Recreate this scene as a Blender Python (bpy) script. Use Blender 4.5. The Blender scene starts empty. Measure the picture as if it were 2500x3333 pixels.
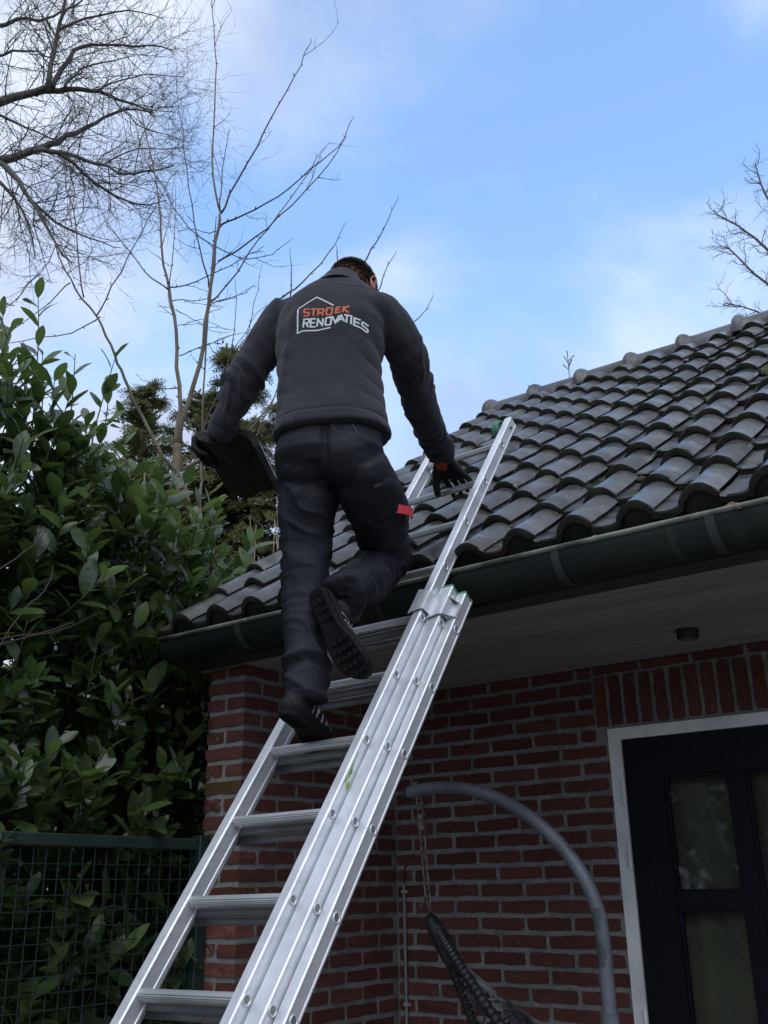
import bpy, bmesh, math, random
import numpy as np
from mathutils import Vector, Matrix, noise as mnoise
from mathutils.bvhtree import BVHTree

random.seed(7)
rng = np.random.default_rng(7)
R_ = math.radians
H = 1.54                      # eye height of the photographer above the terrace
scene = bpy.context.scene
col = scene.collection

# ------------------------------------------------------------------ camera
CAM_ROT = Matrix(((0.7946798585790645, 0.2268617407926167, 0.563043224746823),
                  (0.6068659520066719, -0.2754307318375847, -0.7455545776497173),
                  (-0.014058401893307811, 0.9341689689365388, -0.3565539213250222)))
cam_data = bpy.data.cameras.new('camera')
cam = bpy.data.objects.new('camera', cam_data)
col.objects.link(cam)
cam.matrix_world = Matrix.Translation((0, 0, H)) @ CAM_ROT.to_4x4()
cam_data.sensor_fit = 'VERTICAL'
cam_data.sensor_height = 24.0
cam_data.sensor_width = 18.0
cam_data.lens = 23.275
cam_data.clip_start = 0.05
cam_data.clip_end = 2000
scene.camera = cam

# ------------------------------------------------------------------ sky, sun, exposure
SUN_EL, SUN_AZ = R_(57), R_(142)       # azimuth measured clockwise from +Y
world = bpy.data.worlds.new('World')
scene.world = world
world.use_nodes = True
wn, wl = world.node_tree.nodes, world.node_tree.links
wn.clear()
w_out = wn.new('ShaderNodeOutputWorld')
w_sky = wn.new('ShaderNodeTexSky')
w_sky.sky_type = 'NISHITA'
w_sky.sun_disc = False
w_sky.sun_elevation = SUN_EL
w_sky.sun_rotation = SUN_AZ
w_sky.air_density = 1.25
w_sky.dust_density = 0.05
w_sky.ozone_density = 3.0
w_bg = wn.new('ShaderNodeBackground')
w_bg.inputs['Strength'].default_value = 0.14
w_cl = wn.new('ShaderNodeBackground')
w_cl.inputs['Strength'].default_value = 0.135
w_mix = wn.new('ShaderNodeMixShader')
w_tc = wn.new('ShaderNodeTexCoord')
w_map = wn.new('ShaderNodeMapping')
w_map.inputs['Location'].default_value = (2.2, 8.1, 1.9)
w_map.inputs['Scale'].default_value = (1.0, 1.0, 1.35)
w_n1 = wn.new('ShaderNodeTexNoise')
w_n1.inputs['Scale'].default_value = 2.6
w_n1.inputs['Detail'].default_value = 6.0
w_n1.inputs['Roughness'].default_value = 0.5
w_n1.inputs['Distortion'].default_value = 0.35
w_ramp = wn.new('ShaderNodeValToRGB')
w_ramp.color_ramp.elements[0].position = 0.47
w_ramp.color_ramp.elements[1].position = 0.72
w_ramp.color_ramp.interpolation = 'EASE'
w_n2 = wn.new('ShaderNodeTexNoise')
w_n2.inputs['Scale'].default_value = 4.3
w_n2.inputs['Detail'].default_value = 4.0
w_ccol = wn.new('ShaderNodeValToRGB')
w_ccol.color_ramp.elements[0].position = 0.35
w_ccol.color_ramp.elements[0].color = (1.62, 1.88, 2.6, 1)
w_ccol.color_ramp.elements[1].position = 0.65
w_ccol.color_ramp.elements[1].color = (2.65, 2.92, 3.45, 1)
wl.new(w_tc.outputs['Generated'], w_map.inputs['Vector'])
wl.new(w_map.outputs['Vector'], w_n1.inputs['Vector'])
wl.new(w_tc.outputs['Generated'], w_n2.inputs['Vector'])
wl.new(w_n2.outputs['Fac'], w_ccol.inputs['Fac'])
# a broad gap in the clouds over the roof, more cloud elsewhere
w_dot = wn.new('ShaderNodeVectorMath'); w_dot.operation = 'DOT_PRODUCT'
w_dot.inputs[1].default_value = (-0.30, 0.72, 0.62)
wl.new(w_tc.outputs['Generated'], w_dot.inputs[0])
w_ma = wn.new('ShaderNodeMapRange')
w_ma.interpolation_type = 'SMOOTHSTEP'
w_ma.inputs['From Min'].default_value = 0.80
w_ma.inputs['From Max'].default_value = 1.0
w_ma.inputs['To Min'].default_value = 0.25
w_ma.inputs['To Max'].default_value = 0.02
wl.new(w_dot.outputs['Value'], w_ma.inputs['Value'])
w_add = wn.new('ShaderNodeMath'); w_add.operation = 'ADD'
wl.new(w_n1.outputs['Fac'], w_add.inputs[0])
wl.new(w_ma.outputs['Result'], w_add.inputs[1])
wl.new(w_add.outputs['Value'], w_ramp.inputs['Fac'])
w_hs = wn.new('ShaderNodeHueSaturation')
w_hs.inputs['Saturation'].default_value = 1.03
wl.new(w_sky.outputs['Color'], w_hs.inputs['Color'])
wl.new(w_hs.outputs['Color'], w_bg.inputs['Color'])
wl.new(w_ccol.outputs['Color'], w_cl.inputs['Color'])
wl.new(w_ramp.outputs['Color'], w_mix.inputs['Fac'])
wl.new(w_bg.outputs['Background'], w_mix.inputs[1])
wl.new(w_cl.outputs['Background'], w_mix.inputs[2])
wl.new(w_mix.outputs['Shader'], w_out.inputs['Surface'])

sun_data = bpy.data.lights.new('sun', 'SUN')
sun_data.energy = 0.6
sun_data.angle = R_(60)
sun_data.color = (1.0, 0.97, 0.94)
sun = bpy.data.objects.new('sun', sun_data)
col.objects.link(sun)
sdir = Vector((math.sin(SUN_AZ) * math.cos(SUN_EL), math.cos(SUN_AZ) * math.cos(SUN_EL), math.sin(SUN_EL)))
sun.rotation_euler = sdir.to_track_quat('Z', 'Y').to_euler()
sun.location = sdir * 30

vs = scene.view_settings
vs.view_transform = 'Standard'
vs.look = 'None'
vs.exposure = 1.28
vs.gamma = 1.0
vs.use_curve_mapping = False
scene.display_settings.display_device = 'sRGB'
scene.cycles.max_bounces = 8

# ------------------------------------------------------------------ helpers
MATS = {}


def mat(name, color, rough=0.6, metal=0.0, spec=0.5, var=None, bump=None, sheen=0.0, coat=0.0, obj_var=0.0):
    """Principled material; var = list of (scale, detail, colour, lo, hi[, stretch]) colour patches,
    bump = list of (scale, detail, strength, distance[, stretch]); obj_var = brightness change per object."""
    if name in MATS:
        return MATS[name]
    m = bpy.data.materials.new(name)
    m.use_nodes = True
    nt = m.node_tree
    n, l = nt.nodes, nt.links
    b = n['Principled BSDF']
    b.inputs['Roughness'].default_value = rough
    b.inputs['Metallic'].default_value = metal
    b.inputs['Specular IOR Level'].default_value = spec
    b.inputs['Base Color'].default_value = (*color, 1)
    if sheen:
        b.inputs['Sheen Weight'].default_value = sheen
        b.inputs['Sheen Roughness'].default_value = 0.6
    if coat:
        b.inputs['Coat Weight'].default_value = coat
        b.inputs['Coat Roughness'].default_value = 0.15
    tc = n.new('ShaderNodeTexCoord')
    last = None

    def vec(stretch):
        if not stretch:
            return tc.outputs['Object']
        mp = n.new('ShaderNodeMapping')
        mp.inputs['Scale'].default_value = stretch
        l.new(tc.outputs['Object'], mp.inputs['Vector'])
        return mp.outputs['Vector']

    def rnd(vout):
        """shift the pattern from object to object"""
        oi = n.new('ShaderNodeObjectInfo')
        mu = n.new('ShaderNodeVectorMath'); mu.operation = 'MULTIPLY_ADD'
        cb = n.new('ShaderNodeCombineXYZ')
        l.new(oi.outputs['Random'], cb.inputs[0]); l.new(oi.outputs['Random'], cb.inputs[1]); l.new(oi.outputs['Random'], cb.inputs[2])
        mu.inputs[1].default_value = (37.0, 51.0, 23.0)
        l.new(cb.outputs[0], mu.inputs[0])
        l.new(vout, mu.inputs[2])
        return mu.outputs[0]
    if var:
        rgb = n.new('ShaderNodeRGB')
        rgb.outputs[0].default_value = (*color, 1)
        last = rgb.outputs[0]
        for v in var:
            nz = n.new('ShaderNodeTexNoise')
            nz.inputs['Scale'].default_value = v[0]
            nz.inputs['Detail'].default_value = v[1]
            l.new(rnd(vec(v[5] if len(v) > 5 else None)), nz.inputs['Vector'])
            mr = n.new('ShaderNodeMapRange')
            mr.inputs['From Min'].default_value = v[3]
            mr.inputs['From Max'].default_value = v[4]
            l.new(nz.outputs['Fac'], mr.inputs['Value'])
            mx = n.new('ShaderNodeMixRGB')
            l.new(mr.outputs['Result'], mx.inputs['Fac'])
            l.new(last, mx.inputs['Color1'])
            mx.inputs['Color2'].default_value = (*v[2], 1)
            last = mx.outputs['Color']
    if obj_var:
        oi = n.new('ShaderNodeObjectInfo')
        mr = n.new('ShaderNodeMapRange')
        mr.inputs['To Min'].default_value = 1 - obj_var
        mr.inputs['To Max'].default_value = 1 + obj_var
        l.new(oi.outputs['Random'], mr.inputs['Value'])
        hs = n.new('ShaderNodeHueSaturation')
        l.new(mr.outputs['Result'], hs.inputs['Value'])
        if last is None:
            hs.inputs['Color'].default_value = (*color, 1)
        else:
            l.new(last, hs.inputs['Color'])
        last = hs.outputs['Color']
    if last is not None:
        l.new(last, b.inputs['Base Color'])
    if bump:
        prev = None
        for v in bump:
            nz = n.new('ShaderNodeTexNoise')
            nz.inputs['Scale'].default_value = v[0]
            nz.inputs['Detail'].default_value = v[1]
            l.new(rnd(vec(v[4] if len(v) > 4 else None)), nz.inputs['Vector'])
            bp = n.new('ShaderNodeBump')
            bp.inputs['Strength'].default_value = v[2]
            bp.inputs['Distance'].default_value = v[3]
            l.new(nz.outputs['Fac'], bp.inputs['Height'])
            if prev:
                l.new(prev, bp.inputs['Normal'])
            prev = bp.outputs['Normal']
        l.new(prev, b.inputs['Normal'])
    MATS[name] = m
    return m


def tag(o, label=None, cat=None, group=None, kind=None):
    if label: o['label'] = label
    if cat: o['category'] = cat
    if group: o['group'] = group
    if kind: o['kind'] = kind
    return o


def attach(o, parent):
    if parent is not None:
        o.parent = parent
        o.matrix_parent_inverse = WM[parent.name].inverted()
    return o


WM = {}


def empty(name, loc, label=None, cat=None, group=None):
    o = bpy.data.objects.new(name, None)
    col.objects.link(o)
    o.location = loc
    o.empty_display_size = 0.1
    WM[o.name] = Matrix.Translation(loc)
    return tag(o, label, cat, group)


def link_mesh(name, me, material, parent=None, matrix=None, smooth=False, smooth_angle=None):
    """a mesh given in world coordinates (or with its own matrix) as an object under its parent"""
    if material is not None and len(me.materials) == 0:
        me.materials.append(material)
    if smooth:
        me.polygons.foreach_set('use_smooth', [True] * len(me.polygons))
    if smooth_angle:
        me.polygons.foreach_set('use_smooth', [True] * len(me.polygons))
        me.set_sharp_from_angle(angle=R_(smooth_angle))
    o = bpy.data.objects.new(name, me)
    col.objects.link(o)
    mw = matrix or Matrix()
    o.matrix_basis = mw
    WM[o.name] = mw
    attach(o, parent)
    return o


class MB:
    def __init__(self):
        self.v, self.f = [], []

    def add(self, verts, faces):
        k = len(self.v)
        self.v.extend([tuple(p) for p in verts])
        self.f.extend([tuple(i + k for i in f) for f in faces])
        return self

    def box(self, a, b):
        x0, y0, z0 = a; x1, y1, z1 = b
        return self.add([(x0, y0, z0), (x1, y0, z0), (x1, y1, z0), (x0, y1, z0), (x0, y0, z1), (x1, y0, z1), (x1, y1, z1), (x0, y1, z1)],
                        [(0, 3, 2, 1), (4, 5, 6, 7), (0, 1, 5, 4), (1, 2, 6, 5), (2, 3, 7, 6), (3, 0, 4, 7)])

    def obox(self, M, sx, sy, sz):
        """box centred on matrix M"""
        pts = [M @ Vector((x * sx / 2, y * sy / 2, z * sz / 2)) for z in (-1, 1) for x, y in ((-1, -1), (1, -1), (1, 1), (-1, 1))]
        return self.add(pts, [(0, 3, 2, 1), (4, 5, 6, 7), (0, 1, 5, 4), (1, 2, 6, 5), (2, 3, 7, 6), (3, 0, 4, 7)])

    def rings(self, rings, caps=True, closed=False):
        n = len(rings[0]); k = len(self.v)
        for r in rings:
            self.v.extend([tuple(p) for p in r])
        m = len(rings)
        for i in range(m - 1 + (1 if closed else 0)):
            a, b = k + i * n, k + ((i + 1) % m) * n
            for j in range(n):
                j2 = (j + 1) % n
                self.f.append((a + j, a + j2, b + j2, b + j))
        if caps and not closed:
            self.f.append(tuple(k + j for j in reversed(range(n))))
            self.f.append(tuple(k + (m - 1) * n + j for j in range(n)))
        return self

    def tube(self, pts, radii, n=8, caps=True, closed=False, up=None):
        pts = [Vector(p) for p in pts]
        if not hasattr(radii, '__len__'):
            radii = [radii] * len(pts)
        rs = []
        prev = None
        m = len(pts)
        for i, p in enumerate(pts):
            if closed:
                t = pts[(i + 1) % m] - pts[(i - 1) % m]
            else:
                t = pts[min(i + 1, m - 1)] - pts[max(i - 1, 0)]
            if t.length < 1e-9:
                t = Vector((0, 0, 1))
            t.normalize()
            if prev is None:
                ref = Vector(up) if up else (Vector((0, 0, 1)) if abs(t.z) < 0.9 else Vector((1, 0, 0)))
                a = ref - t * ref.dot(t)
            else:
                a = prev - t * prev.dot(t)
            a.normalize()
            prev = a
            b = t.cross(a)
            rs.append([p + (a * math.cos(2 * math.pi * j / n) + b * math.sin(2 * math.pi * j / n)) * radii[i] for j in range(n)])
        return self.rings(rs, caps, closed)

    def mesh(self, name='mesh'):
        me = bpy.data.meshes.new(name)
        me.from_pydata(self.v, [], self.f)
        me.update()
        return me

    def build(self, name, material, parent=None, matrix=None, smooth=False, smooth_angle=None):
        return link_mesh(name, self.mesh(name), material, parent, matrix, smooth, smooth_angle)


def bevel_mesh(me, width, segments=1, angle=30):
    bm = bmesh.new()
    bm.from_mesh(me)
    edges = [e for e in bm.edges if len(e.link_faces) == 2 and e.calc_face_angle(0) > R_(angle)]
    bmesh.ops.bevel(bm, geom=edges, offset=width, segments=segments, affect='EDGES', profile=0.5)
    bm.to_mesh(me)
    bm.free()
    return me


def rnd_from(*key):
    return random.Random(hash(key) & 0xffffffff)


def copy_obj(o, parent, matrix):
    c = o.copy()
    col.objects.link(c)
    c.parent = None
    c.matrix_parent_inverse = Matrix()
    c.matrix_basis = matrix
    WM[c.name] = matrix
    attach(c, parent)
    return c


def project(p):
    """world point -> (x, y) as fractions of the frame, and distance along the view axis"""
    c = CAM_ROT.transposed() @ (Vector(p) - Vector((0, 0, H)))
    d = -c.z
    if d <= 0.01:
        return (-9, -9, d)
    return (0.5 + 0.9698 * c.x / d / 0.75, 0.5 - 0.9698 * c.y / d, d)


def vnoise(P, seed=0):
    """smooth value noise, P is (n,3)"""
    P = np.asarray(P, float)
    I = np.floor(P).astype(np.int64); F = P - I
    F = F * F * (3 - 2 * F)
    out = np.zeros(len(P))

    def h(i):
        x = (i[:, 0] * 374761393 + i[:, 1] * 668265263 + i[:, 2] * 2147483647 + seed * 974711) & 0xffffffff
        x = ((x ^ (x >> 13)) * 1274126177) & 0xffffffff
        x = x ^ (x >> 16)
        return (x & 0xffff) / 65535.0
    for dx in (0, 1):
        for dy in (0, 1):
            for dz in (0, 1):
                w = (F[:, 0] if dx else 1 - F[:, 0]) * (F[:, 1] if dy else 1 - F[:, 1]) * (F[:, 2] if dz else 1 - F[:, 2])
                out += w * h(I + np.array([dx, dy, dz]))
    return out * 2 - 1


def fbm(P, octaves=3, seed=0):
    P = np.asarray(P, float)
    a, s, out = 1.0, 1.0, 0
    for k in range(octaves):
        out = out + a * vnoise(P * s + 17.3 * k, seed + k)
        a *= 0.5; s *= 2.03
    return out
# ------------------------------------------------------------------ ground
M_ground = mat('soil_and_leaf_litter', (0.06, 0.06, 0.035), 0.95, var=[(3, 5, (0.03, 0.045, 0.015), 0.4, 0.6), (14, 4, (0.09, 0.06, 0.035), 0.5, 0.7)], bump=[(20, 5, 0.6, 0.02)])
g = MB().add([(-400, -400, 0), (400, -400, 0), (400, 400, 0), (-400, 400, 0)], [(0, 1, 2, 3)]).build('ground', M_ground)
tag(g, kind='structure')
M_pave = mat('grey_concrete_paving', (0.26, 0.25, 0.24), 0.9, var=[(2.5, 5, (0.18, 0.18, 0.165), 0.4, 0.65)], bump=[(60, 4, 0.3, 0.003)], obj_var=0.12)
pv = MB().box((-3.0, -4.0, 0.0), (3.2, 3.9, 0.04)).build('terrace', M_pave)
tag(pv, kind='structure')

# ------------------------------------------------------------------ the house
house = empty('brick_house', (-2.9, 3.9, 0), 'low brick house with dark pantile roof, porch recess and dark door', 'house')

M_mortar = mat('grey_mortar', (0.24, 0.24, 0.225), 0.95, var=[(9, 5, (0.17, 0.17, 0.16), 0.42, 0.62), (40, 3, (0.32, 0.32, 0.30), 0.55, 0.75)], bump=[(70, 5, 0.7, 0.004), (9, 3, 0.4, 0.006)])
M_brick = mat('red_handmade_brick', (0.175, 0.068, 0.056), 0.92, spec=0.2,
              var=[(7, 5, (0.135, 0.050, 0.045), 0.42, 0.62), (22, 4, (0.25, 0.098, 0.070), 0.54, 0.78), (3.0, 2, (0.15, 0.055, 0.05), 0.5, 0.7), (60, 3, (0.08, 0.038, 0.034), 0.62, 0.76), (5, 3, (0.27, 0.15, 0.12), 0.66, 0.80)],
              bump=[(12, 5, 0.65, 0.012, (1.0, 1.0, 2.8)), (70, 4, 0.5, 0.004)], obj_var=0.20)
M_brick_moss = mat('brick_with_algae', (0.13, 0.075, 0.035), 0.95, spec=0.2,
                   var=[(8, 5, (0.075, 0.065, 0.025), 0.4, 0.6), (20, 4, (0.19, 0.075, 0.045), 0.55, 0.75)],
                   bump=[(12, 5, 0.65, 0.012, (1.0, 1.0, 2.8)), (70, 4, 0.5, 0.004)], obj_var=0.2)

CH = 0.0668                       # course height
C0 = -0.1695 + H                  # a bed joint
BH = 0.0470                       # brick height
YP, YB, XL, XS = 2.893, 3.916, -3.127, -2.915
SOF = 0.886 + H


def brick_variants(nv=10):
    """unit bricks (1 x 1 x 1, centred) with uneven arrises and bulging, creased faces; scaled per brick"""
    out = []
    for k in range(nv):
        rr = random.Random(100 + k)
        bm = bmesh.new()
        bmesh.ops.create_cube(bm, size=1.0)
        bmesh.ops.subdivide_edges(bm, edges=[e for e in bm.edges if abs(e.verts[0].co.x - e.verts[1].co.x) > 0.5], cuts=4)
        bmesh.ops.subdivide_edges(bm, edges=[e for e in bm.edges if abs(e.verts[0].co.z - e.verts[1].co.z) > 0.5], cuts=1)
        for v in bm.verts:
            ex = abs(v.co.x) > 0.49; ez = abs(v.co.z) > 0.49
            v.co.z += (rr.gauss(0, 0.026) if ez else rr.gauss(0, 0.04))
            v.co.y += rr.gauss(0, 0.018)
            v.co.x += rr.gauss(0, 0.010 if ex else 0.004)
            if ex and ez:
                v.co.x *= 0.985; v.co.z *= 0.95
        me = bpy.data.meshes.new('brick')
        bm.to_mesh(me); bm.free()
        me.materials.append(M_brick)
        out.append(me)
    return out


BRICKS = brick_variants()
BRICKS_MOSS = []
for b_ in BRICKS[:5]:
    c_ = b_.copy(); c_.materials.clear(); c_.materials.append(M_brick_moss); BRICKS_MOSS.append(c_)
rest = {}                          # bricks outside the view: joined per wall
n_brick = 0


def lay(wall, x0, x1, y0, y1, z, face='front', h=BH, name='brick', moss=False):
    """one brick filling x0..x1, y0..y1 with its bottom at z"""
    global n_brick
    if face != 'soldier':
        h = min(h, SOF - 0.003 - z)
    c = Vector(((x0 + x1) / 2, (y0 + y1) / 2, z + h / 2))
    u, v, d = project(c)
    me = random.choice(BRICKS_MOSS if moss else BRICKS)
    sx, sy = x1 - x0, y1 - y0
    if face == 'side':
        M = Matrix.Translation(c) @ Matrix.Rotation(R_(90), 4, 'Z') @ Matrix.Diagonal((sy, sx, h, 1))
    elif face == 'soldier':
        M = Matrix.Translation(c) @ Matrix.Rotation(R_(90), 4, 'Y') @ Matrix.Diagonal((h, sy, sx, 1))
    else:
        M = Matrix.Translation(c) @ Matrix.Diagonal((sx, sy, h, 1))
    M = M @ Matrix.Rotation(R_(random.choice((0, 180))), 4, 'X') @ Matrix.Rotation(random.gauss(0, 0.006), 4, 'Y')
    hidden = u < 0.285 + 0.03 and v > 0.9
    if -0.02 < u < 1.03 and 0.55 < v < 1.03 and n_brick < 300 and not hidden:
        n_brick += 1
        o = link_mesh(name, me, None, wall, M)
    else:
        mb = rest.setdefault(wall.name, (wall, MB()))[1]
        mb.add([M @ q.co for q in me.vertices], [tuple(p.vertices) for p in me.polygons])


# side wall with its pier end, and back wall: mortar cores
side = MB().box((XL + 0.006, YP + 0.006, 0), (XS - 0.006, 6.0, SOF)).build('side_wall', M_mortar, house)
bw = MB()
bw.box((XS - 0.02, YB + 0.006, 0), (-1.80, YB + 0.2, SOF))
bw.box((-1.80, YB + 0.006, 0.619 + H), (1.2, YB + 0.2, SOF))
bw.box((-0.79, YB + 0.006, 0), (1.2, YB + 0.2, 0.619 + H))
back = bw.build('back_wall', M_mortar, house)

J = 0.0185
i0 = -20
for i in range(i0, 17):
    z = C0 + i * CH + 0.0099
    if z > SOF - 0.018 or z < 0.02:
        continue
    hcut = min(BH, SOF - 0.003 - z)
    odd = i % 2 == 0
    jit = lambda: random.gauss(0, 0.0022)
    mossy = lambda: (2.893 and 0.16 < z - H < 0.38 and random.random() < 0.75) or (z - H < -0.02 and random.random() < 0.35)
    if odd:
        lay(side, XL, XS, YP, YP + 0.096, z, moss=mossy())
        y = YP + 0.096 + J
    else:
        lay(side, XL, XL + 0.096, YP + 0.002, YP + 0.20, z, moss=mossy())
        lay(side, XL + 0.114, XS, YP, YP + 0.204, z, 'side')
        y = YP + 0.204 + J
    while y < YB - 0.02:
        y1 = min(y + 0.2035 + jit(), YB - 0.006)
        if y1 - y > 0.03:
            lay(side, XS - 0.1 + jit() * 0.6, XS + random.gauss(0, 0.0012), y, y1, z, 'side')
        y = y1 + J
    # back wall, left of the door
    x = XS + (0.006 if odd else 0.103)
    if not odd:
        lay(back, XS + 0.006, XS + 0.084, YB, YB + 0.1, z)
    xend = -1.806
    if z > 0.55 + H:
        xend = -1.86
    while x < xend - 0.02:
        x1 = min(x + 0.2035 + jit(), xend)
        if x1 - x > 0.02:
            lay(back, x, x1, YB + random.gauss(0, 0.0012), YB + 0.1, z)
        x = x1 + J
    x = -0.781 if z < 0.55 + H else -0.74
    while x < 1.15:
        lay(back, x, min(x + (0.2035 if (odd or x > -0.7) else 0.092), 1.19), YB + random.gauss(0, 0.0012), YB + 0.1, z)
        x += (0.2035 if (odd or x > -0.7) else 0.092) + J
# soldier course over the door
x = -1.848
while x < -0.74:
    lay(back, x, x + 0.050, YB + random.gauss(0, 0.001), YB + 0.1, 0.632 + H, 'soldier', h=0.208, name='brick')
    x += 0.0668
x = -1.848
while x < -0.8:
    lay(back, x, x + 0.2035, YB + 0.001, YB + 0.1, 0.850 + H)
    x += 0.222
for wn_, (w_, mb_) in rest.items():
    if mb_.v:
        o = mb_.build('brick_courses', M_brick, w_)
        tag(o, kind='stuff')

# ---- soffit of tongue and groove boards, running along the wall
M_sof = mat('weathered_soffit_boards', (0.22, 0.20, 0.178), 0.7, var=[(3, 4, (0.17, 0.155, 0.135), 0.4, 0.65, (0.4, 4, 4)), (30, 3, (0.27, 0.25, 0.225), 0.5, 0.75, (0.1, 3, 3))], bump=[(50, 4, 0.25, 0.003, (0.05, 1, 1))], obj_var=0.10)
M_dark = mat('dark_painted_wood', (0.025, 0.028, 0.026), 0.6)
sof = MB().box((-3.2, 2.90, SOF + 0.016), (1.2, 6.0, SOF + 0.03)).build('soffit', M_dark, house)
bmesh_board = None
nb = 12
bwid = (YB - 2.90) / nb
bd = MB()
prof = [(0.0, 0.008), (0.004, 0.0), (bwid * 0.5 - 0.004, 0.0), (bwid * 0.5, 0.006), (bwid * 0.5 + 0.004, 0.0), (bwid - 0.005, 0.0), (bwid - 0.0025, 0.008)]
bd.rings([[(xx, yy, zz) for yy, zz in prof] + [(xx, prof[-1][0], 0.015), (xx, prof[0][0], 0.015)] for xx in (-3.19, 1.2)])
board_me = bd.mesh('soffit_board')
board_me.materials.append(M_sof)
for k in range(nb):
    link_mesh('soffit_board', board_me, None, sof, Matrix.Translation((0, 2.90 + k * bwid, SOF + rng.uniform(0, 0.0008))))
fb = MB().box((-3.19, 2.795, SOF + 0.008), (1.2, 2.899, SOF + 0.03)).build('eaves_board', M_dark, house)
fa = MB().box((-3.19, 2.822, SOF + 0.0305), (1.2, 2.845, SOF + 0.17)).build('fascia', M_dark, house)

# downlight under the soffit
dl = MB()
for (r0, r1, z0, z1) in ((0.040, 0.040, -0.034, 0.0), (0.044, 0.044, -0.002, 0.003)):
    ring = lambda r, z: [(r * math.cos(2 * math.pi * j / 20), r * math.sin(2 * math.pi * j / 20), z) for j in range(20)]
    dl.rings([ring(r0 * 0.96, z0), ring(r0, z0 + 0.003), ring(r1, z1)])
dlo = dl.build('downlight', mat('dark_bronze_metal', (0.035, 0.032, 0.04), 0.45, 0.3), house, Matrix.Translation((-1.275, 3.535, SOF + 0.0)), smooth_angle=35)
MB().rings([ring(0.03, -0.0345), ring(0.028, -0.0355)]).build('lens', mat('lamp_lens', (0.10, 0.10, 0.12), 0.3), dlo, Matrix.Translation((-1.275, 3.535, SOF)))

# ---- gutter
M_gut = mat('dark_green_gutter', (0.009, 0.0135, 0.0135), 0.45, 0.0, 0.35, var=[(4, 5, (0.014, 0.021, 0.018), 0.4, 0.65), (25, 4, (0.022, 0.030, 0.022), 0.58, 0.8), (3, 4, (0.035, 0.04, 0.032), 0.62, 0.75, (6, 1, 0.6))], bump=[(6, 3, 0.12, 0.01)])
M_bead = mat('weathered_gutter_bead', (0.20, 0.21, 0.17), 0.55, 0.2, var=[(7, 5, (0.06, 0.075, 0.05), 0.42, 0.6), (30, 4, (0.30, 0.30, 0.27), 0.55, 0.75)])
GY, GZ, GR = 2.733, 0.978 + H, 0.086
gm = MB()
ng = 16
sec = []
for j in range(ng + 1):
    a = math.pi + math.pi * j / ng
    sec.append((GY + GR * math.cos(a), GZ + GR * 1.0 * math.sin(a)))
sec.append((GY + GR, GZ + 0.02))
inner = [(GY + (y_ - GY) * 0.975, z_ + (0.002 if z_ < GZ - 0.01 else 0)) for y_, z_ in sec][::-1]
XG0, XG1 = -3.172, 1.3
xs = [XG0 + (XG1 - XG0) * t / 14 for t in range(15)]
gm.rings([[(x_, y_, z_ + 0.0015 * math.sin(x_ * 3.1)) for y_, z_ in sec + inner] for x_ in xs])
gm.rings([[(XG0 - 0.003 + dx, y_, z_) for y_, z_ in sec] for dx in (0, 0.006)])
gut = gm.build('gutter', M_gut, house, smooth_angle=40)
MB().tube([(x_, GY - GR - 0.003, GZ + 0.006 + 0.0015 * math.sin(x_ * 3.1)) for x_ in xs], 0.0085, 10).build('gutter_bead', M_bead, gut, smooth=True)
for xb in (-0.85, -1.34, -2.05, -2.72, -0.3):
    b_ = MB()
    outr = [(GY + (GR + 0.004) * math.cos(math.pi + math.pi * j / 12), GZ + (GR + 0.004) * math.sin(math.pi + math.pi * j / 12)) for j in range(13)]
    inr = [(GY + (GR + 0.0005) * math.cos(math.pi + math.pi * j / 12), GZ + (GR + 0.0005) * math.sin(math.pi + math.pi * j / 12)) for j in range(13)][::-1]
    b_.rings([[(x_, y_, z_) for y_, z_ in outr + inr] for x_ in (xb - 0.0135, xb + 0.0135)])
    b_.build('gutter_bracket', mat('bracket_metal', (0.03, 0.04, 0.038), 0.5), gut, smooth_angle=40)

# ---- roof
PITCH = R_(37.2)
EY, EZ = 2.71, 1.005 + H
ca, sa = math.cos(PITCH), math.sin(PITCH)
GAUGE, TW = 0.262, 0.200
ROOF = Matrix(((1, 0, 0, 0), (0, ca, -sa, EY), (0, sa, ca, EZ), (0, 0, 0, 1)))   # local x along eave, y up the slope, z out
under = MB()
p0 = ROOF @ Vector((0, 0.05, -0.012)); p1 = ROOF @ Vector((0, 3.42, -0.012))
p0b = ROOF @ Vector((0, 0.05, -0.04)); p1b = ROOF @ Vector((0, 3.42, -0.04))
under.rings([[(x_, q.y, q.z) for q in (p0, p1, p1b, p0b)] for x_ in (-3.10, 1.3)])
q0 = p1; q1 = Vector((0, 2 * 5.43 - EY, EZ))
under.rings([[(x_, q.y, q.z) for q in (Vector((0, q0.y, q0.z)), Vector((0, q1.y, q1.z)), Vector((0, q1.y, q1.z - 0.03)), Vector((0, q0.y, q0.z - 0.03)))] for x_ in (-3.10, 1.3)])
roof = under.build('roof', mat('roofing_felt', (0.02, 0.02, 0.02), 0.9), house)

M_tile = mat('grey_glazed_concrete_tile', (0.070, 0.072, 0.077), 0.42, 0.0, 0.5,
             var=[(5, 5, (0.044, 0.041, 0.039), 0.42, 0.60), (11, 5, (0.125, 0.122, 0.112), 0.55, 0.75), (50, 4, (0.20, 0.198, 0.18), 0.66, 0.76), (8, 4, (0.045, 0.047, 0.026), 0.58, 0.70), (3.5, 2, (0.026, 0.025, 0.025), 0.58, 0.68)],
             bump=[(35, 4, 0.14, 0.004), (6, 3, 0.10, 0.01)], obj_var=0.30)


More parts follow.
